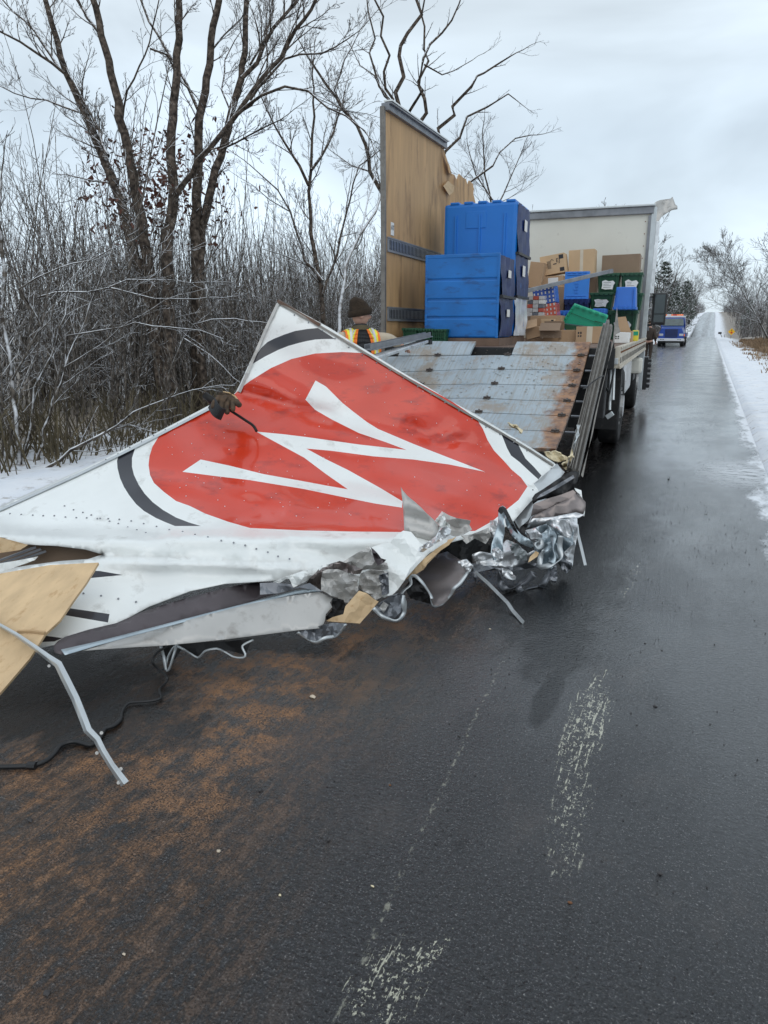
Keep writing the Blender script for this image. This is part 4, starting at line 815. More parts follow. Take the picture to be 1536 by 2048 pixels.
# bent channel and pipe at the door's far corner
ch = root('bent_channel', 'bent grey metal channel lying across the upper left corner of the door', 'channel', U(800,700,7.0)); co = Vector(ch.location)
A_, B_ = U(735,700,6.1)-co, U(856,673,7.6)-co; m = MB(); m.beam(A_, B_, .11, .010); m.beam(A_+Vector((.04,-.03,.02)), B_+Vector((.04,-.03,.02)), .008, .05); m.beam(A_+Vector((-.04,.03,.02)), B_+Vector((-.04,.03,.02)), .008, .05); m.build('channel_web', 'steel_grey', ch, bevel=.003)
A_, B_ = U(745,716,6.0)-co, U(848,683,7.45)-co; MB().beam(A_, B_, .10, .03).build('channel_flange', 'alu', ch, bevel=.008)
bx = U(853,684,7.5)-co; MB().box(bx, (.10,.08,.05)).build('channel_end', 'chassis', ch)
# ------------------------------------------------------------------ the load
def rootT(name, label, cat, p, rz=0, group=None, rx=0, ry=0):
    o = root(name, label, cat, T2W(p), 0, group); o.rotation_euler = Matrix.Rotation(TH,3,'Z').to_4x4().to_euler() if False else (rx, ry, TH+rz); return o
def rect(px0, py0, px1, py1, s):
    a = TP((px0+px1)/2, py1, s); t = TP((px0+px1)/2, py0, s); l_ = TP(px0, (py0+py1)/2, s); r_ = TP(px1, (py0+py1)/2, s)
    return l_.x, r_.x, a.z, t.z
def cart(px0, py0, px1, py1, s, depth, label, seams, tall):
    x0, x1, z0, z1 = rect(px0, py0, px1, py1, s); w_ = x1-x0; h = z1-z0
    o = rootT('roll_cart', label, 'cart', ((x0+x1)/2, s+depth/2, z0)); mt = 'cart_blue_clean' if tall else 'cart_blue'
    hw, hd = w_/2, depth/2
    if tall:
        m = MB(); m.b2(-hw,hw,-hd,hd,0,h); m.build('shell', mt, o, bevel=.045); m = MB()
        for fx in (-.33, .0, .34): m.b2(hw*2*(fx*1.0)-.012, hw*2*fx+.012, -hd-.020, -hd+.01, .05, h-.14)
        m.build('shell_ribs', mt, o, bevel=.003); m = MB()
        for k in range(5): m.b2(-hw+.08+k*.19*w_/1.0, -hw+.08+k*.19*w_+.12*w_, -hd-.002, hd, h-.01, h+.018)
        m.build('lid_ridges', mt, o, bevel=.008); MB().b2(-.18,.08,-hd-.007,-hd+.01,h-.30,h-.10).build('recess_panel', 'cart_blue_clean', o, bevel=.006)
    else:
        zz = [0]+[h*(1-q) for q in reversed(seams)]+[h]
        for a, b in zip(zz, zz[1:]): MB().b2(-hw+.012,hw-.012,-hd,hd,a+.009,b-.009).build('shell_panel', mt, o, bevel=.014)
        MB().b2(-hw+.03,hw-.03,-hd+.012,hd-.01,.005,h-.005).build('core', mt, o)
        m = MB()
        for x in (-hw, hw-.03): m.b2(x,x+.03,-hd-.006,-hd+.03,0,h+.005)
        m.b2(-hw,hw,-hd-.004,-hd+.02,h-.03,h+.012); m.build('edge_frame', mt, o, bevel=.008)
    cz = [(.02,.50),(.50,.98)] if not tall else [(.0,.30),(.30,.62),(.62,.98)]
    for k, (a, b) in enumerate(cz):
        P = []; n_ = 12; V = []
        for j in range(n_+1):
            for i in range(9):
                y = -hd+.03+(depth-.06)*i/8; z = h*(a+(b-a)*j/n_)+.005; V.append((hw+.012+.016*math.sin(i*2.3+j*.35+k)+.010*noise.noise(Vector((i*.8,j*.5,k*3+px0))), y, z))
        Fs = [(j*9+i, j*9+i+1, (j+1)*9+i+1, (j+1)*9+i) for j in range(n_) for i in range(8)]
        c = MB().add(V, Fs).build('curtain', ['film','curtain','curtain'][k] if tall else 'curtain', o, smooth=True)
        if not (tall and k == 0): y0 = -hd+depth*.42; z0_ = h*(a+(b-a)*.55); MB().b2(hw+.028,hw+.031,y0,y0+depth*.20,z0_-.02,z0_+h*.07).build('label_card', 'paper', c)
        if k: MB().b2(hw-.01,hw+.042,-hd+.02,hd-.02,h*a-.012,h*a+.018).build('strap', 'black_plastic', o)
    return o
CA = cart(850,510,998,676,.35,.78,'shorter scuffed blue cart with three horizontal seams, at the tail of the load', [.29,.53,.75], False)
CB = cart(886,405,1030,672,1.35,.85,'taller clean blue cart with rounded ribbed lid, behind the shorter blue cart', [], True)
for cart_, s, dpt in ((CA,.35,.78),(CB,1.35,.85)):
    p = W2T(cart_.location); pl = root('pallet', 'dark wooden skid under the %s blue cart' % ('shorter' if cart_ is CA else 'taller'), 'pallet', T2W((p.x, p.y, BZ)), TH)
    hgt = max(.03, p.z-BZ-.002); MB().b2(-.42,.46,-dpt/2,dpt/2,.0,hgt).build('skid_deck', 'pallet', pl, bevel=.004)
def carton(px0, py0, px1, py1, s, label, dep=.35, mat='cardboard', ry=0, rz=0, floor=False, feats=('tape',), name='cardboard_box', rx=0):
    x0, x1, z0, z1 = rect(px0, py0, px1, py1, s); z0 = BZ+.003 if floor else z0; w_, h = x1-x0, z1-z0
    o = rootT(name, label, 'box', ((x0+x1)/2, s+dep/2, z0), rz); o.rotation_euler = (rx, ry, TH+rz)
    MB().b2(-w_/2,w_/2,-dep/2,dep/2,0,h).build('carton', mat, o, bevel=.005); f = -dep/2-.0015
    if 'tape' in feats: m = MB(); m.b2(-.028,.028,f,f+.002,0,h+.002); m.b2(-.028,.028,f,dep/2,h,h+.003); m.build('tape', 'tape', o)
    if 'htape' in feats: MB().b2(-w_/2*.15,w_/2*.3,f,f+.002,h*.0,h).build('tape', 'tape', o)
    if 'flap' in feats:
        MB().box((0,-dep/2-.06,h+.05), (w_*.97,.16,.006), rot=(.7,0,0)).build('flap', mat, o); MB().box((0,dep/2+.02,h+.06), (w_*.97,.14,.006), rot=(-1.2,0,0)).build('flap', mat, o)
    if 'print' in feats:
        m = MB(); f2 = f-.001
        m.b2(w_*.27,w_*.45,f2,f2+.001,h*.72,h*.93); m.b2(w_*.27,w_*.45,f2,f2+.001,h*.08,h*.28)
        for k in range(6): m.b2(-w_*.22+k*.012,-w_*.22+k*.012+.005,f2,f2+.001,h*.3,h*.7)
        for k in range(4): m.b2(-w_*.45,-w_*.36,f2,f2+.001,h*(.08+.05*k),h*(.10+.05*k))
        m.b2(w_*.02,w_*.16,f2,f2+.001,h*.48,h*.53); m.build('print', 'print', o)
        text('↑ EJ', h*.30, (w_*.10,f2,h*.66), (pi/2,0,0), 'print', o, 'print', .0006)
    if 'label' in feats: MB().b2(-w_*.15,w_*.3,f,f+.002,h*.35,h*.85).build('label_sheet', 'paper', o)
    if 'marks' in feats:
        m = MB()
        for k in range(2): m.b2(-w_*.42+k*.03,-w_*.42+k*.03+.018,f-.001,f,h*.55,h*.68); m.b2(-w_*.42+k*.03,-w_*.42+k*.03+.018,f-.001,f,h*.38,h*.48)
        m.build('print', 'print', o)
    return o
def lbl(m, w_, h, f, rs):
    n_ = 7; 
def tote(px0, py0, px1, py1, s, label, mat='green_tote', dep=.55, lid=None, floor=False, inv=False, lab=True, ry=0, rx=0, rz=0, name='tote', open_=False, lattice=False):
    x0, x1, z0, z1 = rect(px0, py0, px1, py1, s); z0 = BZ+.003 if floor else z0; w_, h = x1-x0, z1-z0
    o = rootT(name, label, 'tote', ((x0+x1)/2, s+dep/2, z0), rz); o.rotation_euler = (rx, ry, TH+rz); tp = .86
    def zz(v): return h-v if inv else v
    m = MB(); m.box((0,0,h*.46), (w_*.94,dep*.94,h*.9), taper=tp if not inv else 1/tp*1.0)
    if inv: m = MB(); m.box((0,0,h*.5), (w_*.82,dep*.82,h*.9), taper=1/.86)
    b = m.build('body', mat, o, bevel=.012); m = MB(); lm = lid or mat
    if not open_:
        m.b2(-w_/2,w_/2,-dep/2,dep/2,zz(h*.88),zz(h)); 
    else:
        for a_ in ((-w_/2,w_/2,-dep/2,-dep/2+.02),(-w_/2,w_/2,dep/2-.02,dep/2),(-w_/2,-w_/2+.02,-dep/2,dep/2),(w_/2-.02,w_/2,-dep/2,dep/2)): m.b2(*a_, zz(h*.88), zz(h))
    l_ = m.build('lid' if not open_ else 'rim', lm, o, bevel=.006); m = MB()
    for k in range(5): xx = -w_/2+w_*(k+.5)/5; m.b2(xx-w_*.06, xx+w_*.06, -dep/2-.012, -dep/2+.01, zz(h*.84), zz(h*.985))
    m.build('lid_lugs', lm, l_, bevel=.004); m = MB()
    for k in (-1,1): m.box((k*w_*.36,-dep/2*.92,h*.45), (.014,.03,h*.8)); 
    m.build('body_ribs', mat, b, bevel=.003)
    if lattice:
        m = MB()
        for k in range(7): xx = -w_*.4+w_*.8*k/6; m.box((xx,-dep/2*.93,h*.42), (.008,.02,h*.8))
        for k in range(4): m.box((0,-dep/2*.93,h*(.1+.2*k)), (w_*.84,.02,.008))
        m.build('lattice', mat, b)
    if lab:
        f = -dep*.47*(1-.07*(1-.45))-.012; m = MB(); rg = random.Random(px0); pts = [(-w_*.26,h*.22),(-w_*.1,h*.18),(w_*.1,h*.2),(w_*.22,h*.17),(w_*.25,h*.38),(w_*.31,h*.5),(w_*.2,h*.62),(w_*.02,h*.6),(-w_*.12,h*.65),(-w_*.28,h*.58),(-w_*.24,h*.4)]
        pts = [(a+rg.uniform(-.008,.008), b_+rg.uniform(-.008,.008)) for a, b_ in pts]
        lb = m.prism(pts, lambda p: (p[0],f,p[1]), lambda p: (p[0],f+.003,p[1])).build('label_sheet', 'paper', o); m = MB()
        for k in range(4): m.b2(-w_*.2,w_*rg.uniform(0,.15),f-.001,f,h*(.28+.08*k),h*(.295+.08*k))
        m.build('print', 'print', lb)
    return o
# back rows against the bulkhead
carton(1204,509,1280,549,6.6,'wide plain brown carton standing on the green totes at top right', .5, 'cardboard_dark', ry=R(-1), feats=())
carton(1138,499,1190,549,6.3,'tall carton with pale tape down its middle, top centre of the heap', .4, 'cardboard_light', ry=R(-2), feats=('tape',))
carton(1084,509,1133,548,6.0,'tilted printed carton with black corner marks, on top of the heap', .4, 'cardboard_light', ry=R(-9), feats=('print',))
carton(1054,524,1082,576,5.7,'brown carton tipped over beside the taller blue cart', .4, 'cardboard', ry=R(7), feats=())
carton(1081,552,1126,577,5.9,'carton with white shipping label below the tilted printed carton', .4, 'cardboard', ry=R(-3), feats=('label',))
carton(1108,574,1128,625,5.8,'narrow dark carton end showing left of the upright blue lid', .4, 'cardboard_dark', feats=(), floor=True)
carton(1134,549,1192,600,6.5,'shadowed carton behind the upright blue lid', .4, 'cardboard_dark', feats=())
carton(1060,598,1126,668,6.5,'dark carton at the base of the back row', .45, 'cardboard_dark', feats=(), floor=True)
tote(1193,546,1239,586,6.0,'dark green tote with torn white label, upper row left of its neighbour')
tote(1240,545,1285,586,6.02,'dark green tote with white label in the top right corner against the post')
tote(1178,585,1226,620,5.8,'dark green tote with large white label, second row under the upper totes')
tote(1238,586,1286,620,6.04,'dark green tote mostly hidden behind the upturned blue tote', lab=False)
tote(1214,620,1275,657,5.75,'dark green tote with label at lower right behind the bent flap carton', floor=True)
tote(1126,596,1176,660,5.6,'dark tote holding goods beneath the upright blue lid', 'curtain', floor=True, lab=False)
tote(1178,621,1214,650,5.7,'green lattice-sided tote under the second row', 'green_tote', floor=True, lab=False, lattice=True)
tote(1227,571,1274,619,5.15,'bright blue tote upside down in front of the green totes', 'blue_tote', lab=False, inv=True)
o = carton(1129,543,1178,598,5.0,'light blue crate cover standing upright in the middle of the heap', .06, 'lid_blue', feats=(), name='crate_cover')
x0,x1,z0,z1 = rect(1129,543,1178,598,5.0); w_,h_ = x1-x0, z1-z0; m = MB()
for k in range(4): m.b2(-w_*.42+k*w_*.22,-w_*.42+k*w_*.22+w_*.16,-.046,-.03,h_*.0,h_*.06); m.b2(-w_*.42+k*w_*.22,-w_*.42+k*w_*.22+w_*.16,-.046,-.03,h_*.94,h_)
m.b2(-w_*.42,w_*.42,-.042,-.03,h_*.10,h_*.13); m.b2(-w_*.42,w_*.42,-.042,-.03,h_*.87,h_*.9)
for k in range(5): m.b2(-.02-.02*(k%2),.03,-.042,-.03,h_*(.22+.11*k),h_*(.26+.11*k))
m.build('lid_lugs', 'lid_blue', o, bevel=.003)
tote(1106,621,1150,640,4.6,'low blue tote rim left of the tipped green tote', 'blue_tote', floor=True, lab=False)
tote(1185,617,1210,640,4.9,'sliver of blue tote between the tipped green tote and the label tote', 'blue_tote', floor=True, lab=False)
# shrink wrapped packs
x0,x1,z0,z1 = rect(1072,571,1116,634,3.9); pk = rootT('wrapped_pack', 'plastic-wrapped pack with blue and red print leaning in the heap', 'pack', ((x0+x1)/2,4.1,z0), 0); pk.rotation_euler = (0,R(-9),TH); w_,h_ = x1-x0,z1-z0
MB().b2(-w_/2,w_/2,-.2,.2,h_*.42,h_*.98).build('upper_wrap', 'pack_blue', pk, bevel=.01); MB().b2(-w_/2,w_/2,-.2,.2,0,h_*.41).build('lower_wrap', 'pack_red', pk, bevel=.01); m = MB(); rg = random.Random(4)
for r_ in range(7):
    for c in range(6): xx = -w_*.42+w_*.84*c/5; zz_ = h_*(.06+.135*r_); m.b2(xx-.012,xx+.010,-.206,-.203,zz_-.0,zz_+.028+rg.uniform(0,.012))
m.build('print', 'pack_white', pk)
x0,x1,z0,z1 = rect(1054,592,1088,633,3.7); pk = rootT('wrapped_pack', 'shrink-wrapped stack of small white and grey packets beside the taller blue cart', 'pack', ((x0+x1)/2,3.9,BZ+.003)); w_,h_ = x1-x0,z1-BZ; hb = z0-BZ
MB().b2(-w_/2,w_/2,-.2,.2,0,hb).build('base_carton', 'cardboard_dark', pk); rows = 5
for r_ in range(rows):
    for c in range(3):
        zz_ = hb+(h_-hb)*r_/rows; MB().b2(-w_/2+w_*c/3+.003,-w_/2+w_*(c+1)/3-.003,-.2,.2,zz_+.003,zz_+(h_-hb)/rows-.003).build('packet', ['pack_white','steel_grey','pack_white','paper','pack_red'][(r_*2+c)%5 if rg.random() < .6 else 0], pk, bevel=.003)
# lower front heap near the tail
carton(1060,631,1122,672,2.9,'open brown carton with raised back wall at the foot of the heap', .4, 'cardboard', floor=True, feats=())
carton(1081,638,1108,662,2.75,'small carton with black lettering resting in front of the open brown carton', .12, 'cardboard_light', feats=('print',))
carton(1054,655,1082,676,2.3,'crushed open carton next to the taller cart, flaps splayed', .3, 'cardboard', ry=R(-14), feats=('flap',))
carton(1080,661,1122,676,2.3,'flattened carton with ragged flaps left of the taped carton', .3, 'cardboard_dark', feats=('flap',))
carton(1118,660,1154,674,2.35,'low brown carton between the flattened and the taped carton', .3, 'cardboard', floor=True, feats=())
carton(1152,653,1203,673,2.2,'taped brown carton with two black handling marks at the door edge', .3, 'cardboard', floor=True, ry=R(0), feats=('htape','marks'))
x0,x1,z0,z1 = rect(1135,618,1215,660,3.3); w_ = x1-x0
g_ = rootT('tote', 'bright green tote tipped on its side in the centre of the load', 'tote', ((x0+x1)/2-.02,3.5,z0+.02)); 
Pq = [TP(x,y,3.2) for x,y in ((1148,610),(1216,634),(1206,655),(1170,652),(1124,646))]; Pb = [TP(x,y,3.2) for x,y in ((1124,647),(1170,653),(1206,656),(1200,668),(1135,668))]; gl = W2T(g_.location)
m = MB(); m.add([p-gl for p in Pq]+[p-gl+Vector((.0,.04,.03)) for p in Pq], [(4,3,2,1,0),(5,6,7,8,9)]+[(i,(i+1)%5,5+(i+1)%5,5+i) for i in range(5)]); ld = m.build('lid', 'bright_green', g_, bevel=.006)
m = MB(); m.add([p-gl+Vector((0,.01,0)) for p in Pb]+[p-gl+Vector((.0,.35,.03)) for p in Pb], [(4,3,2,1,0),(5,6,7,8,9)]+[(i,(i+1)%5,5+(i+1)%5,5+i) for i in range(5)]); m.build('body', 'green_tote', g_, bevel=.006)
m = MB()
for (a, b) in (((1150,611),(1214,633)),((1126,645),(1148,612))):
    for k in range(5): q0 = TP(a[0]+(b[0]-a[0])*(k+.15)/5, a[1]+(b[1]-a[1])*(k+.15)/5, 3.17)-gl; q1 = TP(a[0]+(b[0]-a[0])*(k+.75)/5, a[1]+(b[1]-a[1])*(k+.75)/5, 3.17)-gl; m.beam(q0, q1, .03, .025)
m.build('lid_lugs', 'bright_green', ld); m = MB(); q0 = TP(1189,642,3.12)-gl; q1 = TP(1214,649,3.12)-gl; m.beam(q0, q1, .012, .012); q0 = TP(1142,626,3.18)-gl; q1 = TP(1205,650,3.18)-gl; m.beam(q0, q1, .006, .006); m.build('lid_hinge', 'green_tote', ld)
x0,x1,z0,z1 = rect(1235,634,1259,664,2.9); fp = rootT('cardboard_flap', 'bent triangular cardboard flap above the white labelled carton', 'cardboard', ((x0+x1)/2,2.9,z0)); P4 = [(-.10,.0),(.11,.0),(.02,.21),(-.09,.20)]
MB().prism(P4, lambda p: (p[0],0,p[1]), lambda p: (p[0],.008,p[1])).build('flap', 'cardboard', fp)
carton(1228,665,1257,692,2.5,'white carton with blue-grey lettering above the rub rail', .35, 'paper', floor=True, feats=('marks',))
carton(1250,662,1264,690,3.0,'brown carton squeezed between the white carton and yellow bag', .3, 'cardboard', floor=True, feats=('label',))
x0,x1,z0,z1 = rect(1263,661,1276,684,3.6); bg = rootT('goods_bag', 'small yellow and green printed bag by the corner post', 'bag', ((x0+x1)/2,3.8,BZ+.003)); w_,h_ = x1-x0,z1-BZ
MB().b2(-w_/2,w_/2,-.1,.1,0,h_).build('bag', 'yellow', bg, bevel=.02); MB().b2(-w_/2*.9,w_/2*.9,-.104,-.1,h_*.55,h_*.9).build('print', 'bright_green', bg)
bar = root('cargo_bar', 'grey cargo bar lying slantwise across the heap over the blue lid', 'bar', T2W(TP(1135,562,4.6))); bo = Vector(bar.location)
m = MB(); a, b = T2W(TP(1052,582,3.4))-bo, T2W(TP(1218,543,4.9))-bo; m.beam(a, b, .04, .06); m.build('bar', 'steel_grey', bar, bevel=.006); MB().beam(b, b+Vector((.06,.02,.01)), .05,.07).build('foot', 'alu_dark', bar)
for k, (a, b) in enumerate(((803,835),(834,862),(861,894))):
    tote(a, 656+k, b, 682, .25, ['leftmost of three dark green ribbed totes by the plywood wall', 'middle one of three dark green totes by the plywood wall', 'green lattice-sided tote in front of the shorter blue cart'][k], lab=False, dep=.3 if k == 2 else .4, lattice=(k == 2), floor=True)
def band(pix, ds, wd, off, name, mat, par, th=.003, twist=0.):
    pix = [(p[0], p[1], d) for p, d in zip(pix, ds)]; Q = [Vector(p) for p in pix]; out = []
    Q = [Q[0]]+Q+[Q[-1]]
    for i in range(1, len(Q)-2):
        for j in range(4): t = j/4; a, b, c, d = Q[i-1:i+3]; out.append(.5*((2*b)+(c-a)*t+(2*a-5*b+4*c-d)*t*t+(3*b-a-3*c+d)*t**3))
    out.append(Q[-2]); W = [Vector(U(q.x, q.y, q.z)) for q in out]; V = []; n = len(W)
    for i, p in enumerate(W):
        tg = (W[min(i+1,n-1)]-W[max(i-1,0)]).normalized(); vw = (p-CAM).normalized(); sd_ = tg.cross(vw).normalized()
        a = twist*math.sin(i*.35+n); sd_ = (Matrix.Rotation(a+.5, 3, tg) @ sd_)*wd/2
        for q in (p-sd_, p+sd_): q.z = max(q.z, .008); V.append(q-Vector(off))
    o = MB().add(V, [(2*i,2*i+1,2*i+3,2*i+2) for i in range(n-1)]).build(name, mat, par, smooth=True); m = o.modifiers.new('t','SOLIDIFY'); m.thickness = th; return o
# ------------------------------------------------------------------ torn side wall with the emblem, lying in front
LG = 1.8286
Wz = [(642,148),(605,218),(640,255),(700,290),(800,340),(900,374),(975,402),(880,391),(800,382),(610,355),(520,344),(425,335),(480,365),(600,430),(680,490),(760,546),(680,532),(600,517),(450,490),(330,460),(222,437),(155,482),(280,498),(400,512),(600,545),(760,578),(860,598),(958,613),(960,590),(880,542),(760,475),(680,436),(608,397),(700,405),(850,425),(1000,437),(1130,455),(1262,482),(1180,450),(1090,415),(1000,380),(870,325),(830,300),(780,262),(740,230),(680,170)]
W_ = Z(Wz, LG, 280, 680)
RED = [(482,776),(500,762),(542,736),(583,718),(630,707),(685,704),(724,706),(760,722),(821,758),(901,801),(952,836),(966,858),(975,880),(988,901),(1008,922),(1023,939),(1042,955),(1055,973),(1037,1000),(1012,1020),(985,1042),(950,1062),(860,1064),(800,1064),(700,1063),(608,1061),(500,1056),(455,1043),(410,1027),(380,1012),(352,1002),(328,984),(308,966),(300,950),(297,930),(299,912),(305,893),(320,869),(356,848),(398,826),(430,810),(462,795)]
K1 = [(505,728),(511,712),(522,696),(535,684),(549,677),(569,669),(590,662),(614,658),(636,656),(652,666),(670,678),(648,678),(631,679),(614,682),(597,686),(576,692),(556,700),(530,713)]
K2 = [(238,908),(234,922),(235,936),(240,956),(248,974),(258,990),(272,1008),(288,1022),(312,1036),(330,1044),(350,1052),(402,1052),(378,1045),(352,1035),(326,1020),(305,1004),(289,987),(277,969),(268,950),(264,934),(264,916),(270,897)]
K3 = [(1002,866),(1031,879),(1036,888),(1041,898),(1051,917),(1068,934),(1083,951),(1077,959),(1067,950),(1055,939),(1039,924),(1022,911),(1014,896)]
K4 = [(123,1214),(219,1228),(216,1245),(128,1230)]; K5 = [(150,1140),(200,1142),(246,1150),(182,1156),(150,1156)]; K6 = [(60,1268),(87,1271),(125,1276),(109,1283),(60,1285)]
OUT = [(557,600),(590,618),(620,634),(660,656),(700,681),(750,711),(800,742),(850,771),(900,801),(950,828),(1000,858),(1060,894),(1108,925),(1118,936),(1088,974),(1050,1016),(1020,1050),(990,1062),(950,1072),(900,1085),(860,1105),(835,1130),(800,1170),(770,1195),(730,1185),(690,1150),(640,1150),(540,1162),(450,1167),(380,1182),(300,1212),(235,1247),(110,1289),(60,1300),(-60,1320),(-160,1330),(-160,1150),(0,1140),(60,1130),(120,1122),(176,1118),(205,1109),(170,1099),(114,1092),(50,1088),(0,1078),(-160,1070),(-160,1058),(0,1012),(60,985),(120,958),(180,931),(240,902),(300,872),(356,843),(398,821),(425,807),(445,792),(470,786),(480,768),(497,730),(516,690),(535,648)]
HB = [(-160,1072),(0,1079),(50,1089),(114,1093),(170,1100)]
ctrl = [(557,600,5.0),(516,690,4.95),(480,768,4.9),(430,806,4.85),(320,865,4.6),(150,945,4.42),(0,1013,4.3),(-160,1075,4.05),(700,680,5.0),(800,742,5.05),(900,800,5.12),(1000,857,5.2),(1112,928,5.3),
 (600,780,4.92),(700,850,4.85),(850,880,4.95),(960,920,4.95),(650,900,4.72),(800,960,4.62),(930,980,4.66),(1050,1010,4.75),(500,940,4.36),(400,900,4.55),(300,980,4.22),(150,1020,4.1),(500,1045,4.0),(650,1050,4.0),(800,1052,4.1),(940,1055,4.45),(300,1060,3.88),(150,1065,3.82),
 (300,1110,3.56),(500,1105,3.62),(650,1110,3.72),(800,1120,3.85),(300,1180,3.45),(450,1160,3.57),(620,1145,3.66),(100,1280,3.12),(235,1240,3.28),(0,1150,3.42),(0,1290,3.1),(-160,1320,2.95),(-160,1150,3.35),(750,1185,3.72),(860,1100,3.95)]
fdep = tps(ctrl)
def ridge(P, pts, amp, wd, out=None):
    best = np.full(len(P), 1e9); 
    for a, b in zip(pts, pts[1:]):
        a = np.array(a, float); b = np.array(b, float); t = np.clip(((P-a) @ (b-a))/((b-a) @ (b-a)), 0, 1); best = np.minimum(best, np.linalg.norm(P-(a+t[:,None]*(b-a)), axis=1))
    return amp*np.exp(-(best/wd)**2)
def panel_depth(P):
    d = fdep(P)
    for pts, a, w_ in (([(475,785),(540,800),(600,815),(660,832)], .035, 13), ([(470,740),(540,765),(590,800)], -.03, 20), ([(380,830),(420,880),(520,930),(640,960)], .035, 34), ([(300,960),(400,975),(470,985),(560,1005),(700,1020)], -.022, 16),
        ([(390,960),(450,985),(560,1020)], .018, 9), ([(450,860),(560,860),(640,870),(760,905)], -.03, 26), ([(640,820),(760,850),(880,870),(960,905),(1050,960)], .04, 26), ([(870,880),(900,868),(918,858),(925,870)], -.022, 7), ([(820,850),(880,890),(930,878)], .016, 10),
        ([(760,940),(840,960),(930,1000),(990,1030)], -.02, 18), ([(700,960),(800,985),(900,1030)], .018, 14), ([(540,700),(640,760),(760,800)], .03, 40), ([(0,1075),(200,1085),(400,1080),(600,1082),(800,1085)], -.07, 16), ([(205,1110),(330,1114),(500,1122),(640,1130)], .035, 5),
        ([(205,1124),(350,1128),(520,1134),(640,1138)], -.04, 9), ([(500,1000),(640,1010),(760,1030)], .012, 10), ([(150,1180),(300,1160),(500,1148)], .02, 20), ([(580,1090),(640,1100),(700,1130)], .03, 12), ([(60,1050),(200,1050),(320,1062)], .02, 14)):
        d = d+ridge(P, pts, a*1.35, w_)
    s = np.array([noise.noise(Vector((x*.012, y*.02, 3)))*.012 + noise.noise(Vector((x*.045, y*.06, 9)))*.0012 for x, y in P]); return d+s
sp_ = root('torn_side_wall', 'huge torn truck side wall with red disc and white zigzag emblem, lying bent on the road', 'wall panel', U(620,960,4.6).xy.to_3d()); so_ = tuple(sp_.location)
P, T, reg = tri2d(OUT, [RED, W_, K1, K2, K3, K4, K5, K6], (), 9, 10, .25, 5)
reg = np.array([0,1,0,2,2,2,2,2,2])[reg]
surf('painted_skin', P, T, reg, panel_depth(P), ['white_skin','red_skin','black_skin'], sp_, so_, True, .004, 'skin_back')
def on_panel(x, y, lift=0.): return U(x, y, float(panel_depth(np.array([[x,y]]))[0])-lift)
def offp(v): return Vector(v)-Vector(so_)
# edge mouldings
def strip(name, line, w_px, lift, mat, sub=None, side_=1):
    L2 = densify(line, 22, False); n = len(L2); V = []
    for i, (x, y) in enumerate(L2):
        a = L2[max(0,i-1)]; b = L2[min(n-1,i+1)]; dx, dy = b[0]-a[0], b[1]-a[1]; q = math.hypot(dx,dy); nx_, ny_ = -dy/q*side_, dx/q*side_
        for k, lf in ((0,lift),(0,lift+.012),(1,lift+.012),(1,lift)): V.append(offp(on_panel(x+nx_*w_px*k, y+ny_*w_px*k, lf)))
    Fs = [(i*4+j, i*4+(j+1)%4, (i+1)*4+(j+1)%4, (i+1)*4+j) for i in range(n-1) for j in range(4)]; return MB().add(V, Fs).build(name, mat, sp_)
strip('edge_moulding', [(558,604),(620,638),(700,685),(800,746),(900,805),(1000,862),(1060,898),(1108,929)], 4, .0, 'mud_alu', side_=1)
strip('edge_moulding', [(553,606),(530,655),(508,706),(492,745),(476,783)], 6, .004, 'grey_skin', side_=-1)
strip('edge_moulding', [(425,811),(398,825),(356,847),(300,876),(240,906),(150,949),(0,1017),(-150,1070)], 5, .004, 'galv', side_=-1)
MB().beam(offp(on_panel(556,602,.01)), offp(on_panel(640,650,.01)), .03, .02).build('corner_wood', 'pallet', sp_)
# riveted end rail
P2 = [(1116,928),(1124,940),(1040,1062),(1014,1022),(1058,976)]
sheet('end_rail', [(1114,927),(1128,944),(1044,1066),(1016,1020),(1060,974)], 4.93, 'galv', sp_, so_, amp=.006, grid=14, seed=5, n=3, tilt=(-.05,-.38), smooth=True)
sheet('end_rail_flange', [(1120,936),(1129,944),(1046,1068),(1032,1046)], 4.9, 'alu', sp_, so_, amp=.01, grid=14, seed=6, n=3, tilt=(-.05,-.38))
# rivets (each a couple of pixels)
m = MB(); rivl = []
for a, b, n_ in (((575,622),(1095,925),19),((546,616),(486,755),8),((415,818),(10,1020),17),((10,1027),(250,1040),11),((250,1040),(480,1088),9),((480,1088),(590,1122),5),((120,1010),(300,1068),10),((150,1184),(290,1206),4),((1060,985),(1108,932),5)):
    for i in range(n_): t = (i+.5)/n_; rivl.append((a[0]+(b[0]-a[0])*t+random.uniform(-1,1), a[1]+(b[1]-a[1])*t+random.uniform(-1,1)))
for x, y in rivl: m.disc_cyl(offp(on_panel(x,y,.004)), ray(x,y), .0052, .006, 6)
m.build('rivets', 'steel_grey', sp_, kind='stuff')
m = MB(); rg = random.Random(9)
for _ in range(260):
    x, y = rg.uniform(300,1050), rg.uniform(720,1050)
    if inpoly(np.array([[x,y]]), RED)[0]: r_ = rg.uniform(.0012,.0032); m.disc_cyl(offp(on_panel(x,y,.004)), ray(x,y), r_, .003, 6)
m.build('water_drops', 'film', sp_, kind='stuff')
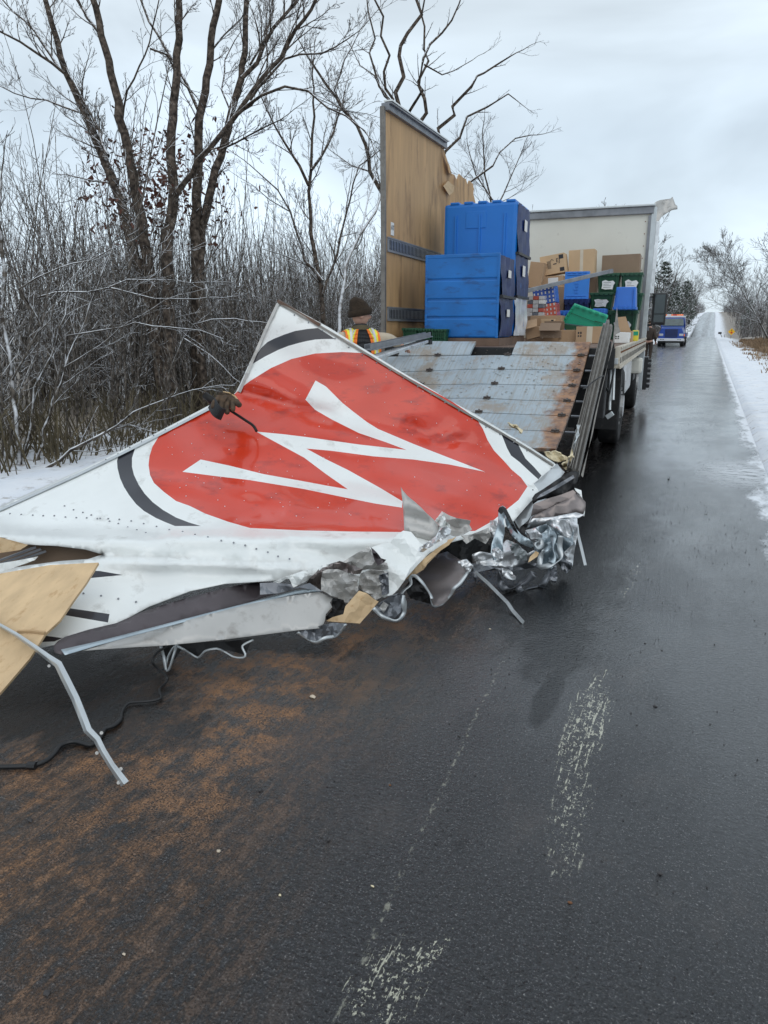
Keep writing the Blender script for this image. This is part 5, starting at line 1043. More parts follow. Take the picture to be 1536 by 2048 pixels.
# dark inside showing through the tear, plywood backing behind
sheet('inner_lining', [(-160,1060),(60,1080),(190,1100),(215,1112),(190,1128),(0,1160),(-160,1175)], 3.75, 'cardboard_dark', sp_, so_, amp=.01, grid=20, seed=2, n=3)
sheet('inner_lining', [(-160,1068),(0,1075),(56,1090),(40,1100),(0,1106),(-160,1104)], 3.6, 'fresh_ply', sp_, so_, amp=.008, grid=20, seed=3, n=3)
m = MB()
for k in range(3): m.beam(offp(U(-20+k*6,1128+k*5,3.6)), offp(U(72+k*10,1094+k*4,3.68)), .014, .01)
m.build('wall_stud', 'steel_grey', sp_)
sheet('torn_lip', [(-20,1130),(40,1120),(76,1113),(70,1120),(20,1138),(-20,1150)], 3.35, 'white_skin', sp_, so_, amp=.01, grid=12, seed=3, n=3)
# folded skirt: dark back of the skin, channel and pale lower strip
ZA = lambda pts: Z(pts, 2.194, 0, 1000)
sheet('folded_skirt', ZA([(235,640),(255,618),(285,600),(390,568),(510,540),(620,492),(745,452),(850,422),(960,394),(1050,372),(1130,360),(1190,362),(1215,385),(1215,410),(1160,425),(1100,448),(1000,475),(900,500),(760,540),(640,570),(480,612),(350,645),(270,680),(240,668)]), 3.30, 'skin_back', sp_, so_, amp=.012, grid=12, seed=8, n=4, tilt=(.085,-.25), smooth=True)
sheet('skirt_channel', ZA([(268,656),(420,622),(640,566),(900,498),(1130,440),(1300,396),(1402,386),(1410,400),(1300,412),(1110,455),(900,510),(640,580),(420,640),(285,680)]), 3.27, 'alu_blue', sp_, so_, amp=.008, grid=12, seed=9, n=3, tilt=(.085,-.25), smooth=True)
sheet('lower_skirt', ZA([(360,662),(640,578),(900,506),(1100,455),(1250,425),(1400,403),(1460,432),(1448,450),(1458,470),(1430,500),(1425,530),(1412,562),(1300,572),(1200,585),(1000,610),(860,625),(700,640),(600,645),(450,655)]), 3.30, 'grey_skin', sp_, so_, amp=.016, grid=14, seed=10, n=3, tilt=(.06,-.16), smooth=True)
ZB = lambda pts: Z(pts, 3.84, 520, 1020); ZC = lambda pts: Z(pts, 3.657, 780, 880)
def cs(pts, d, mat, **k): return sheet(k.pop('name','torn_sheet'), pts, d, mat, sp_, so_, **k)
cs(ZB([(760,345),(840,290),(930,262),(1000,250),(1050,190),(1100,158),(1160,168),(1200,215),(1222,245),(1258,272),(1225,285),(1212,318),(1250,350),(1200,400),(1150,455),(1110,540),(1060,610),(1020,650),(980,662),(985,470),(960,420),(900,400)]), 3.70, 'white_skin', amp=.03, grid=10, seed=21, n=5, back='grey_skin', tilt=(.03,-.12))
cs(ZB([(640,395),(740,335),(835,280),(850,300),(872,345),(900,380),(940,395),(975,405),(985,452),(925,468),(880,468),(830,455),(780,465),(700,430)]), 3.60, 'grey_skin', amp=.05, grid=7, seed=22)
cs(ZB([(850,285),(880,310),(930,370),(968,382),(950,402),(905,425),(880,380)]), 3.57, 'skin_back', amp=.04, grid=7, seed=41)
cs(ZB([(480,470),(520,455),(600,455),(700,490),(760,508),(748,560),(755,610),(735,650),(745,690),(690,680),(680,712),(620,705),(600,672),(550,660),(500,630),(470,618),(468,540)]), 3.50, 'grey_skin', amp=.045, grid=7, seed=23, back='white_skin', n=12)
cs(ZB([(380,525),(420,490),(470,430),(540,420),(610,392),(700,420),(790,455),(770,490),(720,495),(600,455),(500,462),(470,520),(472,620),(430,600),(360,560)]), 3.52, 'alu_bronze', amp=.045, grid=7, seed=24)
cs(ZB([(100,555),(200,512),(320,470),(480,430),(560,405),(612,390),(560,425),(480,442),(440,480),(400,520),(330,560),(252,598),(240,560),(225,530),(200,530),(150,562)]), 3.50, 'white_skin', amp=.04, grid=7, seed=25)
cs(ZB([(0,560),(120,558),(240,570),(260,600),(380,560),(480,625),(300,595),(140,640),(0,650)]), 3.47, 'alu_dark', amp=.02, grid=8, seed=26)
cs(ZB([(775,485),(850,460),(975,468),(985,540),(990,640),(945,662),(890,690),(830,640),(760,600),(760,520)]), 3.55, 'grey_skin', amp=.055, grid=7, seed=27)
cs(ZB([(915,500),(985,480),(990,640),(940,655)]), 3.53, 'alu_dark', amp=.03, grid=7, seed=28)
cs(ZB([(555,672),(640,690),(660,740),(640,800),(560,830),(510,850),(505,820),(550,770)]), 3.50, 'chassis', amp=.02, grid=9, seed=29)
cs(ZB([(505,852),(560,822),(640,800),(655,740),(690,700),(760,620),(820,640),(880,690),(910,705),(840,790),(766,872),(690,866),(560,858)]), 3.46, 'fresh_ply', name='splintered_ply', amp=.015, grid=12, seed=30, n=4, thick=.012)
cs(ZB([(290,930),(400,905),(500,880),(560,865),(660,872),(620,930),(575,970),(520,975),(480,1000),(430,1020),(360,985)]), 3.38, 'alu_dark', amp=.03, grid=8, seed=31)
cs(ZB([(870,752),(960,690),(1000,660),(1100,650),(1105,720),(1115,780),(1075,835),(1045,852),(960,828),(900,790)]), 3.42, 'alu_dark', amp=.04, grid=8, seed=32)
cs(ZB([(1110,540),(1150,460),(1200,420),(1240,390),(1350,300),(1505,208),(1450,270),(1390,310),(1330,360),(1280,405),(1250,460),(1180,505),(1140,525)]), 3.88, 'fresh_ply', name='splintered_ply', amp=.02, grid=9, seed=33, thick=.012, n=4)
cs(ZB([(1210,298),(1290,245),(1350,200),(1385,140),(1430,125),(1470,150),(1455,195),(1400,230),(1340,262),(1250,325),(1225,320)]), 3.85, 'alu', amp=.04, grid=7, seed=34)
def rim(pts, d, wd=.012, mat='galv', name='bent_rim', th=.006): return band(pts, [d+.02*math.sin(i*1.7) for i in range(len(pts))], wd*1.3, so_, name, mat, sp_, th, .6)
rim(ZB([(290,935),(350,980),(430,1015),(490,985),(570,968),(620,925),(655,875)]), 3.37, .012)
rim(ZB([(870,752),(930,810),(990,835),(1045,848),(1085,820),(1110,775),(1095,720),(1100,655)]), 3.40, .014)
cs(ZB([(915,750),(950,705),(985,730),(950,790)]), 3.40, 'grey_skin', amp=.03, grid=7, seed=36)
rim(Z([(725,745),(735,690),(765,640),(800,650),(830,670),(870,690),(900,660),(950,650),(985,665),(1030,690),(1075,685),(1060,640),(1110,612)], 2.194, 0, 1000), 3.28, .006, th=.008); rim(Z([(705,640),(720,690),(735,750),(760,680),(775,630)], 2.194, 0, 1000), 3.26, .01)
cs(Z([(700,632),(800,625),(1000,620),(1110,608),(1075,680),(1000,660),(900,660),(860,690),(800,650),(740,740),(715,690)], 2.194, 0, 1000), 3.36, 'chassis', amp=.02, grid=10, seed=37)
# big bronze-backed flap and its dark inside
cs(ZC([(210,905),(300,850),(420,815),(520,880),(585,960),(540,1010),(505,1050),(470,1090),(445,1140),(400,1190),(350,1212),(315,1205),(285,1130),(240,1060),(190,1000)]), 3.98, 'alu_bronze', amp=.02, grid=9, seed=38, smooth=True, n=5, tilt=(0,-.5))
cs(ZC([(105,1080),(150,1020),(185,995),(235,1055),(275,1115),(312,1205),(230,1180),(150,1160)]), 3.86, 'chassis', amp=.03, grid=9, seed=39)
rim(ZC([(590,955),(560,985),(510,1050),(470,1085),(450,1130),(400,1185),(360,1205),(320,1208),(300,1150),(275,1105),(230,1040),(180,992),(150,1010),(155,1060),(90,1120),(110,1180),(105,1250),(70,1310),(30,1320),(0,1290)]), 3.80, .013)
cs(ZC([(0,1140),(60,1120),(100,1130),(105,1240),(60,1310),(20,1310),(0,1280)]), 3.6, 'alu_dark', amp=.03, grid=8, seed=42)
# grey spike and fins standing on the lower edge
cs(ZC([(78,340),(95,370),(130,410),(180,450),(225,490),(270,540),(322,585),(365,632),(345,680),(330,720),(250,768),(200,725),(160,675),(105,662),(100,560),(92,450)]), 4.02, 'grey_skin', amp=.03, grid=9, seed=43, n=4, smooth=True, back='white_skin')
cs(ZC([(380,520),(352,560),(330,592),(365,630),(345,680),(400,705),(440,660),(436,620),(412,600),(402,560)]), 4.05, 'white_skin', amp=.05, grid=6, seed=44)
cs(ZC([(382,522),(430,550),(490,572),(590,590),(582,622),(600,655),(540,690),(480,705),(430,690),(415,630),(408,580)]), 4.15, 'grey_skin', amp=.03, grid=9, seed=45, n=5)
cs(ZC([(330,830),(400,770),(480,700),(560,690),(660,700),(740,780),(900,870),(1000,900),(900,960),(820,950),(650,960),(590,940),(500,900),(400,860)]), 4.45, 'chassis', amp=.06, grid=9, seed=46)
cs(ZC([(500,700),(600,690),(720,640),(740,700),(700,760),(620,720),(560,760)]), 4.3, 'grey_skin', amp=.05, grid=7, seed=47)
# ------------------------------------------------------------------ heap of crushed aluminium at the right corner
hp = root('crumpled_metal_heap', 'heap of crumpled silver and dark roof metal at the right corner of the side wall', 'scrap metal', U(1080,1120,4.5).xy.to_3d()); ho = tuple(hp.location)
def hs(pts, d, mat, **k): return sheet(k.pop('name','crumpled_sheet'), ZC(pts), d, mat, hp, ho, **k)
hs([(1040,425),(1060,395),(1110,365),(1200,305),(1300,240),(1350,225),(1382,238),(1372,300),(1340,355),(1250,400),(1150,425),(1080,445),(1045,470)], 4.75, 'black_plastic', amp=.03, grid=10, seed=51, n=4, smooth=True)
hs([(1070,430),(1100,395),(1200,340),(1340,255),(1350,275),(1240,345),(1130,405)], 4.72, 'alu_dark', amp=.01, grid=9, seed=71, n=3)
hs([(1050,470),(1150,430),(1250,400),(1340,365),(1362,385),(1330,420),(1200,475),(1100,530),(1030,560)], 4.66, 'alu_bronze', amp=.008, grid=9, seed=52, n=3)
hs([(1040,560),(1110,525),(1200,478),(1330,420),(1355,390),(1400,420),(1432,455),(1430,500),(1415,540),(1350,545),(1200,580),(1080,620),(1000,655)], 4.62, 'alu_bronze', amp=.012, grid=9, seed=53, n=3, smooth=True)
hs([(1000,640),(1020,600),(1045,575),(1200,560),(1360,528),(1420,545),(1380,570),(1250,588),(1150,600),(1060,640)], 4.55, 'alu', amp=.03, grid=8, seed=54, smooth=True)
hs([(1350,350),(1400,368),(1405,420),(1432,480),(1420,560),(1400,500),(1380,430)], 4.7, 'white_skin', amp=.06, grid=6, seed=72)
hs([(980,660),(1060,640),(1180,600),(1280,580),(1365,572),(1370,700),(1350,790),(1335,870),(1330,930),(1260,940),(1200,870),(1180,950),(1110,950),(1095,850),(1040,770)], 4.50, 'alu_blue', amp=.13, grid=6, seed=55, n=16)
hs([(1290,580),(1370,572),(1372,690),(1350,800),(1335,930),(1300,900),(1265,830),(1340,760),(1345,660)], 4.38, 'alu', amp=.08, grid=6, seed=56)
hs([(1120,600),(1200,570),(1300,590),(1340,660),(1320,720),(1250,700),(1180,640)], 4.40, 'alu', amp=.10, grid=6, seed=57, n=14)
hs([(1090,700),(1170,640),(1210,700),(1200,790),(1220,860),(1200,940),(1120,950),(1095,900),(1110,820)], 4.36, 'alu_blue', amp=.12, grid=6, seed=58, n=16)
hs([(990,660),(1060,645),(1110,690),(1130,760),(1100,810),(1040,760),(1000,700)], 4.38, 'alu', amp=.10, grid=6, seed=59, n=14)
hs([(600,835),(660,815),(740,830),(780,800),(850,730),(900,745),(950,790),(1010,830),(1060,800),(1085,850),(1010,895),(900,930),(820,935),(750,920),(670,915),(600,900)], 4.36, 'alu', amp=.09, grid=6, seed=60, n=16)
hs([(860,730),(930,760),(1000,820),(1000,880),(930,880),(890,820)], 4.28, 'galv', amp=.08, grid=6, seed=61, n=12)
hs([(600,900),(700,915),(800,935),(900,930),(1000,900),(1080,900),(1090,930),(980,945),(860,965),(760,940),(650,965),(600,940)], 4.30, 'alu_dark', amp=.05, grid=7, seed=62)
hs([(730,590),(780,585),(795,640),(790,700),(740,720),(735,650)], 4.5, 'alu', amp=.05, grid=6, seed=63)
hs([(800,490),(825,480),(848,495),(842,540),(832,600),(838,680),(822,760),(832,850),(790,868),(755,880),(738,830),(745,760),(768,680),(790,600),(792,530)], 4.26, 'alu_blue', amp=.045, grid=6, seed=64, n=8)
hs([(838,500),(870,540),(900,600),(925,650),(960,690),(1030,735),(1055,770),(1030,790),(960,760),(890,700),(850,620),(836,560)], 4.27, 'alu_blue', amp=.05, grid=6, seed=65, n=8)
hs([(788,520),(800,492),(825,483),(850,500),(872,545),(925,655),(940,690),(905,660),(860,580),(832,525),(812,545)], 4.24, 'black_plastic', amp=.02, grid=6, seed=66)
hs([(745,800),(790,780),(832,830),(828,865),(780,868),(745,840)], 4.2, 'alu', amp=.05, grid=5, seed=73, n=12)
hs([(935,660),(960,630),(1010,590),(1030,560),(1000,645),(985,690),(950,690)], 4.5, 'chassis', amp=.03, grid=8, seed=74)
def hrib(pts, d, wd, mat, name='bent_strip', dd=0, th=.003):
    q = ZC(pts); n = len(q); return band(q, [d+dd*i/n+.03*math.sin(i*1.3) for i in range(n)], wd*.8, ho, name, mat, hp, th, .9)
hrib([(800,960),(805,1020),(815,1060),(840,1085),(870,1095),(920,1075),(960,1052),(1010,1010),(1050,965)], 4.22, .045, 'alu_dark', dd=.1)
hrib([(1055,985),(1000,1030),(950,1062),(942,1085),(960,1112),(1000,1122),(1060,1100),(1100,1078),(1140,1020),(1185,940)], 4.18, .05, 'alu_dark', dd=.2)
hrib([(820,960),(870,975),(900,1005),(890,1010),(840,975)], 4.25, .05, 'alu')
hrib([(1250,700),(1240,780),(1250,860),(1210,900),(1160,920),(1100,925),(1100,860),(1120,800)], 4.26, .04, 'galv'); hrib([(1160,680),(1195,700),(1190,780),(1200,850),(1180,900)], 4.27, .05, 'alu_blue')
hrib([(1060,720),(1100,730),(1110,770),(1080,790),(1060,760),(1085,745)], 4.27, .03, 'galv')
hs([(1185,940),(1215,900),(1225,1000),(1215,1045),(1180,1038),(1165,990)], 4.25, 'alu_dark', amp=.04, grid=6, seed=67)
hs([(1250,860),(1330,900),(1335,935),(1290,975),(1255,950)], 4.3, 'alu_dark', amp=.06, grid=6, seed=68)
hs([(580,900),(640,960),(635,1050),(610,1010),(595,960)], 4.2, 'alu_dark', amp=.04, grid=6, seed=69)
hs([(480,890),(560,870),(610,920),(590,960),(540,940)], 4.05, 'alu', amp=.05, grid=6, seed=75)
sheet('wood_splinter', ZC([(1010,895),(1025,855),(1070,815),(1090,825),(1080,850),(1030,885)]), 4.2, 'fresh_ply', hp, ho, amp=.004, grid=9, seed=70, thick=.012)
# loose straight strips that stick out of the heap
def stick(name, label, cat, pts, ds, w_, th, mat, part='strip', grp=None, up=(0,-1,.4)):
    q = [U(x,y,d) for (x,y), d in zip(pts, ds)]; 
    for v in q: v.z = max(v.z, th/2+.003)
    o = root(name, label, cat, q[-1].xy.to_3d()); oo = Vector(o.location); m = MB(); m.ribbon([v-oo for v in q], w_, th, up); m.build(part, mat, o); return o
stick('metal_strip', 'narrow white metal strip poking from the heap down onto the wet road', 'metal strip', ZC([(590,925),(640,980),(720,1050),(800,1130),(860,1190),(900,1250),(930,1300),(970,1372)]), [4.25,4.2,4.12,4.05,3.98,3.92,3.88,3.80], .017, .012, 'galv')
stick('metal_strip', 'thin white rod sticking out beyond the right end of the heap', 'metal strip', ZC([(1368,620),(1375,690),(1395,770),(1430,918)]), [4.5,4.45,4.4,4.33], .016, .010, 'galv')
# ------------------------------------------------------------------ plywood sheet, bent channel, black cable at the left
pw = root('plywood_sheet', 'loose pale plywood sheet lying across the tear at the left edge', 'plywood', U(60,1250,3.0).xy.to_3d()); po = tuple(pw.location)
pf = tps([(196,1126,3.28),(0,1148,3.22),(120,1250,3.02),(0,1260,2.98),(0,1390,2.80),(-160,1420,2.72),(-160,1160,3.15)]); Pp, Tp, rgp = tri2d([(197,1125),(172,1166),(150,1196),(120,1240),(90,1268),(60,1316),(0,1386),(-60,1440),(-160,1450),(-160,1160),(0,1147),(100,1130)], (), (), 20, 26)
surf('plywood_face', Pp, Tp, rgp, pf(Pp), ['fresh_ply'], pw, po, False, .014)
m = MB(); m.ribbon([U(x,y,float(pf(np.array([[x,y]]))[0])-.004)-Vector(po) for x, y in ((35,1263),(60,1262),(90,1266))], .012, .01); m.build('splinters', 'fascia_wood', pw)
bc = root('bent_channel', 'long kinked galvanised channel curving down onto the muddy road at lower left', 'channel', U(245,1560,2.3).xy.to_3d()); bo = Vector(bc.location)
q = Z([(-60,500),(0,550),(70,590),(150,645),(210,690),(255,720),(290,790),(330,870),(362,950),(385,1010),(425,1050),(450,1100),(490,1165),(548,1245)], 2.194, 0, 1000); ds = [2.98,2.95,2.92,2.88,2.85,2.80,2.72,2.64,2.57,2.52,2.48,2.45,2.40,2.33]; n = len(q)
C_ = [U(x,y,d) for (x,y), d in zip(q, ds)]; V = []; wpx = [16,18,20,24,30,36,38,38,38,38,34,32,32,42]; 
for i in range(n):
    a = q[max(0,i-1)]; b = q[min(n-1,i+1)]; dx, dy = b[0]-a[0], b[1]-a[1]; h_ = math.hypot(dx,dy); nx_, ny_ = -dy/h_, dx/h_; w_ = wpx[i]/2.194
    sec = ((-.5,.035),(-.5,0),(-.1,-.012),(.12,-.012),(.5,.012),(.5,.045))
    for k, lf in sec: v = U(q[i][0]+nx_*w_*k, q[i][1]+ny_*w_*k, ds[i]+lf+(.012*math.sin(i*2.1) if k > .3 else 0)); v.z = max(v.z, .006+.03*(.05-lf)); V.append(v-bo)
Fs = [(i*6+j, i*6+j+1, (i+1)*6+j+1, (i+1)*6+j) for i in range(n-1) for j in range(5)]
o_ = MB().add(V, Fs).build('channel', 'galv', bc); s_ = o_.modifiers.new('t','SOLIDIFY'); s_.thickness = .002
m = MB()
for x, y, d in ((215,728,2.83),(425,1110,2.48),(530,1180,2.39),(445,1022,2.5),(520,1240,2.36)): m.disc_cyl(U(x/2.194,1000+y/2.194,d)-bo, ray(x/2.194,1000+y/2.194), .006, .012, 8)
m.build('bolts', 'grey_skin', bc)
cbl = root('black_cable', 'black electrical cable winding over the mud from under the side wall to the left edge', 'cable', G(100,1500)); co = Vector(cbl.location)
pts = Z([(740,640),(690,670),(668,710),(700,745),(732,775),(728,800),(700,830),(705,870),(640,885),(570,890),(540,920),(530,960),(500,990),(460,1005),(440,1040),(400,1075),(330,1060),(270,1075),(240,1110),(200,1145),(140,1165),(60,1170),(-60,1172)], 2.194, 0, 1000)
W = []
for i, (x, y) in enumerate(pts): W.append(G(x, y, .010) if i > 4 else U(x, y, 3.25-.03*i) if i < 3 else G(x,y,.03))
def smooth3(P, k=4):
    P = [P[0]]+P+[P[-1]]; out = []
    for i in range(1, len(P)-2):
        for j in range(k): t = j/k; a, b, c, d = P[i-1:i+3]; out.append(.5*((2*b)+(c-a)*t+(2*a-5*b+4*c-d)*t*t+(3*b-a-3*c+d)*t**3))
    return out+[P[-2]]
W = smooth3(W); MB().tube([p-co for p in W], [.0055 if i < 44 else .009 for i in range(len(W))], 7).build('sheath', 'black_plastic', cbl, smooth=True)
m = MB(); g = G(64,1531,.012)-co; m.disc_cyl(g, (1,.3,0), .014, .03, 8); m.build('connector', 'black_plastic', cbl)
# insulation foam shards at the foot of the door
for k, (pl, d, lb) in enumerate((([(1090,905),(1110,902),(1132,912),(1140,918),(1120,924),(1108,922),(1095,914)], 5.5, 'yellowish foam shard wedged between the door foot and side wall'), ([(1125,930),(1138,915),(1145,900),(1147,915),(1138,930),(1130,938)], 5.45, 'upright pale foam sliver beside the door tracks'), ([(1014,845),(1030,857),(1044,866),(1046,860),(1030,850)], 5.5, 'thin wooden splinter lying on the lowest door panel'))):
    o = root('foam_piece' if k < 2 else 'wood_splinter', lb, 'debris', U(pl[0][0], pl[0][1], d)); sheet('shard', pl, d, 'foam', o, tuple(o.location), amp=.05, grid=5, seed=80+k, thick=.012)
# pry bar and glove
prb = root('pry_bar', 'rusty black pry bar hooked over the side wall edge under the glove', 'pry bar', U(455,800,4.7)); bo = Vector(prb.location)
MB().tube([p-bo for p in (U(409,789,4.62),U(422,800,4.62),U(440,810,4.62))], [.022,.026,.02], 10).build('handle', 'black_iron', prb, smooth=True)
MB().tube([p-bo for p in smooth3([U(430,804,4.62),U(462,822,4.60),U(490,840,4.57),U(506,851,4.54),U(513,862,4.50)])], .009, 8).build('shaft', 'black_iron', prb, smooth=True)
# ------------------------------------------------------------------ people
def skin(name, verts, edges, rad, mat, par, sub=2, rootv=0, remesh=0):
    me = bpy.data.meshes.new('s'); me.from_pydata([tuple(v) for v in verts], edges, []); o = bpy.data.objects.new('s', me); COL.objects.link(o)
    md = o.modifiers.new('skin', 'SKIN'); md.use_smooth_shade = True
    for i, d in enumerate(me.skin_vertices[0].data):
        r = rad[i]; d.radius = r if isinstance(r, tuple) else (r, r); d.use_root = (i == rootv)
    s = o.modifiers.new('sub', 'SUBSURF'); s.levels = s.render_levels = sub
    if remesh: q = o.modifiers.new('rm', 'REMESH'); q.mode = 'VOXEL'; q.voxel_size = remesh; q.use_smooth_shade = True
    dg = bpy.context.evaluated_depsgraph_get(); m2 = bpy.data.meshes.new_from_object(o.evaluated_get(dg)); bpy.data.objects.remove(o)
    m2.materials.clear(); return link(m2, name, mat, par, None, True)
def head_mesh(c, rz, s=1.):
    """head with brow, nose, lips, chin, ears; faces -Y before rotation"""
    V = []; Fs = []; nu, nv = 40, 30
    for j in range(nv+1):
        ph = pi*j/nv
        for i in range(nu):
            th = 2*pi*i/nu; x = math.sin(ph)*math.sin(th); y = -math.sin(ph)*math.cos(th); z = math.cos(ph); p = Vector((x*.076, y*.096, z*.118))
            fr = max(0, -y); lo = max(0, -z); p.x *= 1-.24*lo; p.y *= 1-.08*lo if y < 0 else 1-.25*lo
            g = lambda cx, cz, sx, sz: math.exp(-((x-cx)/sx)**2-((z-cz)/sz)**2)*(fr > .2)
            p.y -= .026*g(0,-.16,.13,.20) + .012*g(0,-.28,.17,.09) + .008*g(0,.16,.5,.10) + .010*g(0,-.55,.25,.07) + .014*g(0,-.85,.4,.15); p.y += .012*g(.36,-.0,.2,.12) + .012*g(-.36,-.0,.2,.12) + .004*g(0,-.62,.2,.03)
            q = Matrix.Rotation(rz,3,'Z') @ (p*s); V.append(q+Vector(c))
    Fs = [(j*nu+i, (j+1)*nu+i, (j+1)*nu+(i+1)%nu, j*nu+(i+1)%nu) for j in range(nv) for i in range(nu)]
    return V, Fs
def ear(mb, c, rz, sx, s=1.):
    ct = Matrix.Rotation(rz,3,'Z') @ Vector((sx*.078*s, .006, -.012)) + Vector(c); a = Matrix.Rotation(rz,3,'Z') @ Vector((sx,.5,0)); mb.tube([ct-a*.012, ct, ct+a*.012], [.014,.030,.020], 12)
def cap_shape(c, rz, s, z0, ztop, tip=0., k=28, fold=True, slouch=(0,0)):
    m = MB(); V = []; nl = 12
    for j in range(nl+1):
        t = j/nl; z = z0+(ztop-z0)*t; r = math.sqrt(max(0, 1-(t**2.6)))*(1+.03*math.sin(t*9)); r = max(r, .02)
        for i in range(k):
            th = 2*pi*i/k; p = Vector((math.sin(th)*.088*r, -math.cos(th)*.108*r, z + .018*math.cos(th)*(1-t))); p += Vector((slouch[0], slouch[1], 0))*t*t; p *= 1+.012*math.sin(3*th+t*7); V.append(Matrix.Rotation(rz,3,'Z') @ (p*s) + Vector(c))
    m.add(V, [(j*k+i, j*k+(i+1)%k, (j+1)*k+(i+1)%k, (j+1)*k+i) for j in range(nl) for i in range(k)]+[tuple(nl*k+i for i in range(k)), tuple(reversed(range(k)))])
    if fold:
        V = []; n0 = 4
        for j, (zz, rr) in enumerate(((z0-.008,1.0),(z0-.006,1.09),(z0+.05,1.08),(z0+.056,1.0))):
            for i in range(k): th = 2*pi*i/k; p = Vector((math.sin(th)*.088*rr, -math.cos(th)*.108*rr, zz+.018*math.cos(th))); V.append(Matrix.Rotation(rz,3,'Z') @ (p*s)+Vector(c))
        m.add(V, [(j*k+i, j*k+(i+1)%k, (j+1)*k+(i+1)%k, (j+1)*k+i) for j in range(3) for i in range(k)])
    return m
def hand(mb_list, w, d, par, mat, s=1.):
    d = Vector(d).normalized(); a = d.cross(Vector((0,0,1))).normalized(); b = a.cross(d)
    vs = [w, w+d*.05*s]; ed = [(0,1)]; rr = [.024*s, (.036*s,.018*s)]
    for k, L_ in enumerate((.07,.08,.075,.06)):
        o0 = w+d*.075*s+a*(.027-.018*k)*s; vs += [o0, o0+d*L_*.5*s-b*.008, o0+d*L_*.9*s-b*.03]; n = len(vs); ed += [(1,n-3),(n-3,n-2),(n-2,n-1)]; rr += [.010*s,.009*s,.008*s]
    vs += [w+d*.03*s+a*.035*s, w+d*.06*s+a*.055*s-b*.012, w+d*.085*s+a*.06*s-b*.03]; n = len(vs); ed += [(0,n-3),(n-3,n-2),(n-2,n-1)]; rr += [.012*s,.011*s,.009*s]
    return vs, ed, rr
